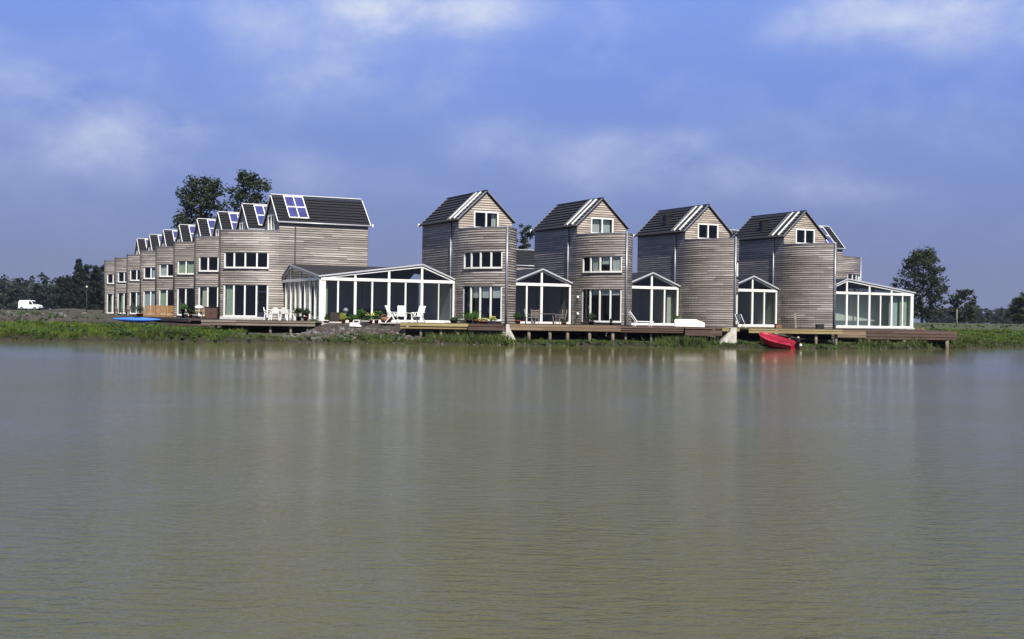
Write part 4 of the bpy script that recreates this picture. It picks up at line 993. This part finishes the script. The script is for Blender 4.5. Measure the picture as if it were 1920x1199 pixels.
Yl=165; lx=wx(162,Yl); lz=ground_z(lx,Yl)
c=empty('street_lamp',(lx,Yl,lz),0,'slender black street lamp left of the receding row','lamp'); b=MB(); b.tube([(0,0,-.2),(0,0,.6),(0,0,3.5)],[.09,.07,.05],8); b.build('pole',BLACK,c)
b=MB(); b.lathe((0,0,3.5),[(.05,0),(.14,.05),(.16,.28),(.1,.38)],10); b.build('lamp_head',mat('lamp_opal',(.6,.6,.55),.4),c); b=MB(); b.lathe((0,0,3.88),[(.24,0),(.12,.08),(.02,.12)],10); b.build('lamp_cap',BLACK,c)
Yp=150; px_=wx(1794,Yp); b=MB(); b.tube([(0,0,-.3),(.0,0,2.1)],[.1,.08],8); b.lathe((0,0,2.1),[(.09,0),(.05,.05),(.01,.06)],8); tag(b.build('wooden_post',POSTM,None,(px_,Yp,ground_z(px_,Yp))),'single wooden post standing in the field right of the houses','post')
b=MB(); b.lathe((0,0,0),[(.45,0),(.5,.12),(.3,.3),(.05,.36)],9); tag(b.build('boulder',WICKER,None,(wx(1726,100),100,ground_z(wx(1726,100),100))),'brown mound of turned soil beside the long conservatory','mound')

# ------------------------------------------------------------------ trees
def limb(mb,p,d,l,r,depth,tips,rg):
    n=4; pts=[p.copy()]; rs=[r]; d=d.copy()
    for i in range(n):
        d=(d+Vector((rg.gauss(0,.12),rg.gauss(0,.12),rg.gauss(.03,.06)))).normalized(); pts.append(pts[-1]+d*l/n); rs.append(r*(1-.55*(i+1)/n))
    mb.tube(pts,rs,6,cap=False)
    tips.append(pts[-1]); 
    if depth>0:
        for k in range(3):
            i=rg.randint(2,n); dd=(d+Vector((rg.gauss(0,.7),rg.gauss(0,.7),rg.gauss(.15,.35)))).normalized(); limb(mb,pts[i],dd,l*rg.uniform(.5,.75),rs[i]*.7,depth-1,tips,rg)
def tree(name,label,px,Yq,H,Wd,low,seed,nclump,nleaf,size,leaf=LEAF,group=None,shape='oval',z=None):
    rg=random.Random(seed); x=wx(px,Yq); z=ground_z(x,Yq) if z is None else z
    c=empty(name,(x,Yq,z-.1),0,label,'tree',group)
    tk=MB(); tips=[]; r0=.018*H+.05
    path=[Vector((0,0,0))]; 
    for i in range(1,7): path.append(Vector((rg.gauss(0,.012*H),rg.gauss(0,.012*H),H*.9*i/6)))
    tk.tube(path,[r0*(1-.85*i/6) for i in range(7)],9,cap=False)
    for i in range(9):
        t=low/H*.8+(.82-low/H*.8)*i/8; k=min(5,int(t/.9*6)); f=t/.9*6-k; p=path[k].lerp(path[k+1],max(0,min(1,f)))
        a=i*2.4+rg.uniform(-.4,.4); up=.25+.6*t; dd=Vector((math.cos(a),math.sin(a),up)).normalized(); limb(tk,p,dd,Wd*.42*(1.1-.45*t),r0*.4*(1-.6*t),1,tips,rg)
    cr=MB(); zc=(H+low)/2; hz=(H-low)/2
    def prof(u):  # half width at height fraction u
        if shape=='oval': return max(.12,math.sin(math.pi*min(1,max(0,u*.86+.10)))**.6)
        if shape=='cone': return max(.06,(1-u)**.8)
        return max(.15,math.sin(math.pi*(u*.75+.2))**.5)
    for k in range(nclump):
        if k<len(tips)*1.0 and k<nclump*.5 and shape!='cone':
            cc=tips[k%len(tips)]+Vector((rg.gauss(0,.25),rg.gauss(0,.25),rg.gauss(0,.25)))
        else:
            u=rg.random()**.9; a=rg.uniform(0,6.283); q=Wd/2*prof(u)*rg.uniform(.35,1.0)*(1+.22*math.sin(a*3+seed+u*5)); cc=Vector((q*math.cos(a),q*math.sin(a),low+(H-low)*u))
        cr_=rg.uniform(.05,.105)*Wd+.12; mi=0 if rg.random()<.62 else 1
        for i in range(nleaf):
            d=Vector((rg.gauss(0,1),rg.gauss(0,1),rg.gauss(0,.75))).normalized(); p=cc+d*cr_*rg.random()**.5*1.25
            a=Vector((rg.gauss(0,1),rg.gauss(0,1),rg.gauss(0,.6))).normalized(); b=d.cross(a)
            b=b.normalized() if b.length>.1 else Vector((0,0,1)); s_=size*rg.uniform(.6,1.35); cr.face([p-a*s_*.5,p+b*s_*.33,p+a*s_*.5,p-b*s_*.33],mi)
    tk.build('trunk',BARK,c); cr.build('crown',[leaf,LEAF2 if leaf is LEAF else leaf],c)
    return c
GT='tall trees rising behind the receding row'
tree('leafy_tree','big dark tree behind the receding row, left of the pair',374,190,21.0,8.6,6,11,230,50,.42,group=GT,shape='round')
tree('leafy_tree','taller open crowned tree behind the receding row, right of the pair',463,192,22.2,7.4,7,23,165,46,.42,group=GT)
tree('leafy_tree','tree showing in the gap between the two middle bow houses',985,215,16.6,4.6,8,31,60,36,.42)
GR_='separate trees in the field on the right'
tree('leafy_tree','tall dark tree right behind the long conservatory',1729,250,14.6,9.6,1.2,47,190,48,.46,group=GR_)
tree('leafy_tree','small round tree beside the wooden post on the right',1808,250,7.0,5.0,.8,53,80,42,.40,group=GR_,shape='round')
tree('leafy_tree','dark tree cut by the right edge of the picture',1914,260,5.6,5.4,.4,59,110,44,.40,group=GR_,shape='round')
GL='dark trees at the edge of the far wood'
for i,(px,H,Wd,sd,lab,sh) in enumerate(((146,12.0,5.0,61,'dark pointed tree at the edge of the wood, just right of the roofline gap','cone'),(163,11.0,5.5,67,'dark bushy tree behind the street lamp','oval'),(178,11.0,5.0,71,'dark pointed tree touching the farthest house','cone'),(196,11.4,6,73,'dark tree partly behind the farthest house','oval'),(120,8.4,6,79,'lower dark tree left of the pointed trees','round'))):
    tree('conifer_tree' if sh=='cone' else 'leafy_tree',lab,px,290+6*i,H,Wd,.3,sd,110,40,.5,leaf=LEAFB,group=GL,shape=sh)
def wood(label,x0,x1,y0,y1,h0,h1,n,seed,leaf,size):
    rg=random.Random(seed); f=MB()
    for k in range(n):
        y=rg.uniform(y0,y1); x=rg.uniform(x0,x1)*y/y0; H=rg.uniform(h0,h1)*(1+.12*noise.noise(Vector((x*.03,y*.02,seed)))); w=H*rg.uniform(.22,.36)
        z0=ground_z(x,y)
        for c in range(11):
            u=rg.random(); a=rg.uniform(0,6.28); q=w*(1-.75*u*u)*rg.uniform(.1,1); cc=Vector((x+q*math.cos(a),y+q*math.sin(a),z0+H*(.05+.92*u)))
            r=H*.085
            for i in range(12):
                p=cc+Vector((rg.gauss(0,r),rg.gauss(0,r),rg.gauss(0,r*.8))); aa=Vector((rg.gauss(0,1),rg.gauss(0,1),rg.gauss(0,1))).normalized(); b=aa.orthogonal().normalized(); s_=size*rg.uniform(.6,1.4)
                f.face([p-aa*s_*.5,p+b*s_*.4,p+aa*s_*.5,p-b*s_*.4])
    o=f.build('forest',leaf); tag(o,label,'forest',kind='stuff')
wood('dark wood closing the view at the far left',-330,-135,420,520,9.5,12.0,330,5,LEAFB,1.3)
wood('low hazy wood on the horizon at the far right',190,420,560,680,5.5,7.5,320,6,LEAFB,1.5)
wood('low distant wood on the horizon behind the houses',-140,190,640,760,6,8.5,160,8,LEAFB,1.6)

# ------------------------------------------------------------------ sky, sun, haze, camera
SUN_AZ=Vector((.30,-.954)).normalized(); SUN_EL=R(47)
wd=bpy.data.worlds.new('World'); S.world=wd; wd.use_nodes=True; nt=wd.node_tree; N=nt.nodes.new; L=nt.links.new
bg=nt.nodes['Background']; bg.inputs['Strength'].default_value=.1
sky=N('ShaderNodeTexSky'); sky.sky_type='NISHITA'; sky.sun_disc=False; sky.sun_elevation=SUN_EL; sky.sun_rotation=math.atan2(SUN_AZ.x,SUN_AZ.y)
sky.air_density=1.0; sky.dust_density=.6; sky.ozone_density=2.0
tc=N('ShaderNodeTexCoord'); sp=N('ShaderNodeSeparateXYZ'); L(tc.outputs['Generated'],sp.inputs[0])
def M(op,a,b=None,cl=False):
    n=N('ShaderNodeMath'); n.operation=op; n.use_clamp=cl
    for k,x in enumerate((a,b)):
        if x is None: continue
        if isinstance(x,(int,float)): n.inputs[k].default_value=x
        else: L(x,n.inputs[k])
    return n.outputs[0]
# tint of the air by elevation (hazy violet grey low down, clear blue higher)
el=M('MULTIPLY',sp.outputs['Z'],1.0)
rp=N('ShaderNodeValToRGB'); e=rp.color_ramp.elements; e[0].position=0; e[0].color=(1.1,1.35,2.95,1); e[1].position=.5; e[1].color=(1.4,1.6,2.1,1)
for ps,c in ((.04,(1.13,1.39,3.1)),(.10,(1.28,1.72,4.1)),(.18,(1.38,2.12,5.4)),(.25,(1.45,2.42,6.2)),(.34,(1.5,2.1,4.0))):
    k=e.new(ps); k.color=(*c,1)
L(el,rp.inputs[0])
mxs=N('ShaderNodeMix'); mxs.data_type='RGBA'; mxs.inputs[0].default_value=.9; L(sky.outputs[0],mxs.inputs[6]); L(rp.outputs[0],mxs.inputs[7])
# clouds: soft drifting banks placed by direction
ya=M('MAXIMUM',sp.outputs['Y'],.05); tx=M('DIVIDE',sp.outputs['X'],ya); tz=M('DIVIDE',sp.outputs['Z'],ya)
mp=N('ShaderNodeMapping'); mp.inputs['Scale'].default_value=(8,8,13); L(tc.outputs['Generated'],mp.inputs[0])
cn=N('ShaderNodeTexNoise'); cn.inputs['Scale'].default_value=1.3; cn.inputs['Detail'].default_value=9; cn.inputs['Roughness'].default_value=.58; cn.inputs['Distortion'].default_value=.1; L(mp.outputs[0],cn.inputs['Vector'])
def blob(px,py,rx,ry,a):
    cx=(px-960)/F; cz=(594-py)/F
    u=M('DIVIDE',M('SUBTRACT',tx,cx),rx/F); v=M('DIVIDE',M('SUBTRACT',tz,cz),ry/F)
    d=M('ADD',M('MULTIPLY',u,u),M('MULTIPLY',v,v)); return M('MULTIPLY',M('EXPONENT',M('MULTIPLY',d,-1.0)),a)
acc=None
for bl in ((760,5,260,55,1.5),(560,60,200,60,.30),(640,150,190,70,.55),(80,170,170,70,.65),(280,240,140,40,.62),(150,290,260,60,.5),(930,265,90,36,.65),(1130,262,60,26,.6),(1270,265,70,26,.7),(1190,310,240,36,.5),(1480,350,260,30,.25),(1750,20,300,60,.85),(1500,340,120,30,.2),(620,340,200,40,.22),(1780,230,200,60,.15)):
    b=blob(*bl); acc=b if acc is None else M('ADD',acc,b)
nz=M('MULTIPLY',M('SUBTRACT',cn.outputs['Fac'],.27),2.1,True)
back=M('MULTIPLY',M('SUBTRACT',cn.outputs['Fac'],.50),2.2,True)   # scattered cloud elsewhere in the sky
bk=M('MULTIPLY',back,M('MULTIPLY',sp.outputs['Z'],2.0,True))
cl=M('ADD',M('MULTIPLY',acc,nz),M('MULTIPLY',bk,.7),True)
mc=N('ShaderNodeMix'); mc.data_type='RGBA'; L(cl,mc.inputs[0]); L(mxs.outputs[2],mc.inputs[6]); mc.inputs[7].default_value=(5.1,5.5,6.7,1)
L(mc.outputs[2],bg.inputs['Color'])
sl=bpy.data.lights.new('sun','SUN'); sl.energy=5.0; sl.angle=R(.5); sl.color=(1,.94,.85)
so=bpy.data.objects.new('sun',sl); COL.objects.link(so); sv=Vector((SUN_AZ.x*math.cos(SUN_EL),SUN_AZ.y*math.cos(SUN_EL),math.sin(SUN_EL)))
so.rotation_euler=(-sv).to_track_quat('-Z','Y').to_euler(); so.location=(60,-60,80)
HAZE=0.00010
if HAZE:
    hz=MB(); hz.box2((-2700,-320,-3),(2700,2700,45))
    m=bpy.data.materials.new('thin_haze'); m.use_nodes=True; nt=m.node_tree; nt.nodes.clear(); o=nt.nodes.new('ShaderNodeOutputMaterial'); v=nt.nodes.new('ShaderNodeVolumePrincipled')
    v.inputs['Color'].default_value=(.62,.72,.95,1); v.inputs['Density'].default_value=HAZE; v.inputs['Anisotropy'].default_value=.2; nt.links.new(v.outputs[0],o.inputs['Volume'])
    tag(hz.build('haze',m),kind='stuff')
cam=bpy.data.cameras.new('camera'); co=bpy.data.objects.new('camera',cam); COL.objects.link(co); S.camera=co
cam.sensor_width=36; cam.lens=36*F/1920; cam.clip_end=6000; cam.clip_start=.1
rol=math.atan(.0145); pit=-math.atan(5.5/F)
fw=Vector((0,math.cos(pit),math.sin(pit))); rt=Vector((1,0,0)); up=rt.cross(fw)
rx=rt*math.cos(rol)+up*math.sin(rol); uy=-rt*math.sin(rol)+up*math.cos(rol)
mt=Matrix((rx,uy,-fw)).transposed().to_4x4(); mt.translation=Vector((0,0,EYE)); co.matrix_world=mt
S.view_settings.view_transform='Standard'; S.view_settings.look='None'; S.view_settings.exposure=.42; S.view_settings.gamma=1
S.cycles.max_bounces=10; S.cycles.transparent_max_bounces=24; S.cycles.volume_bounces=0; S.cycles.caustics_reflective=False
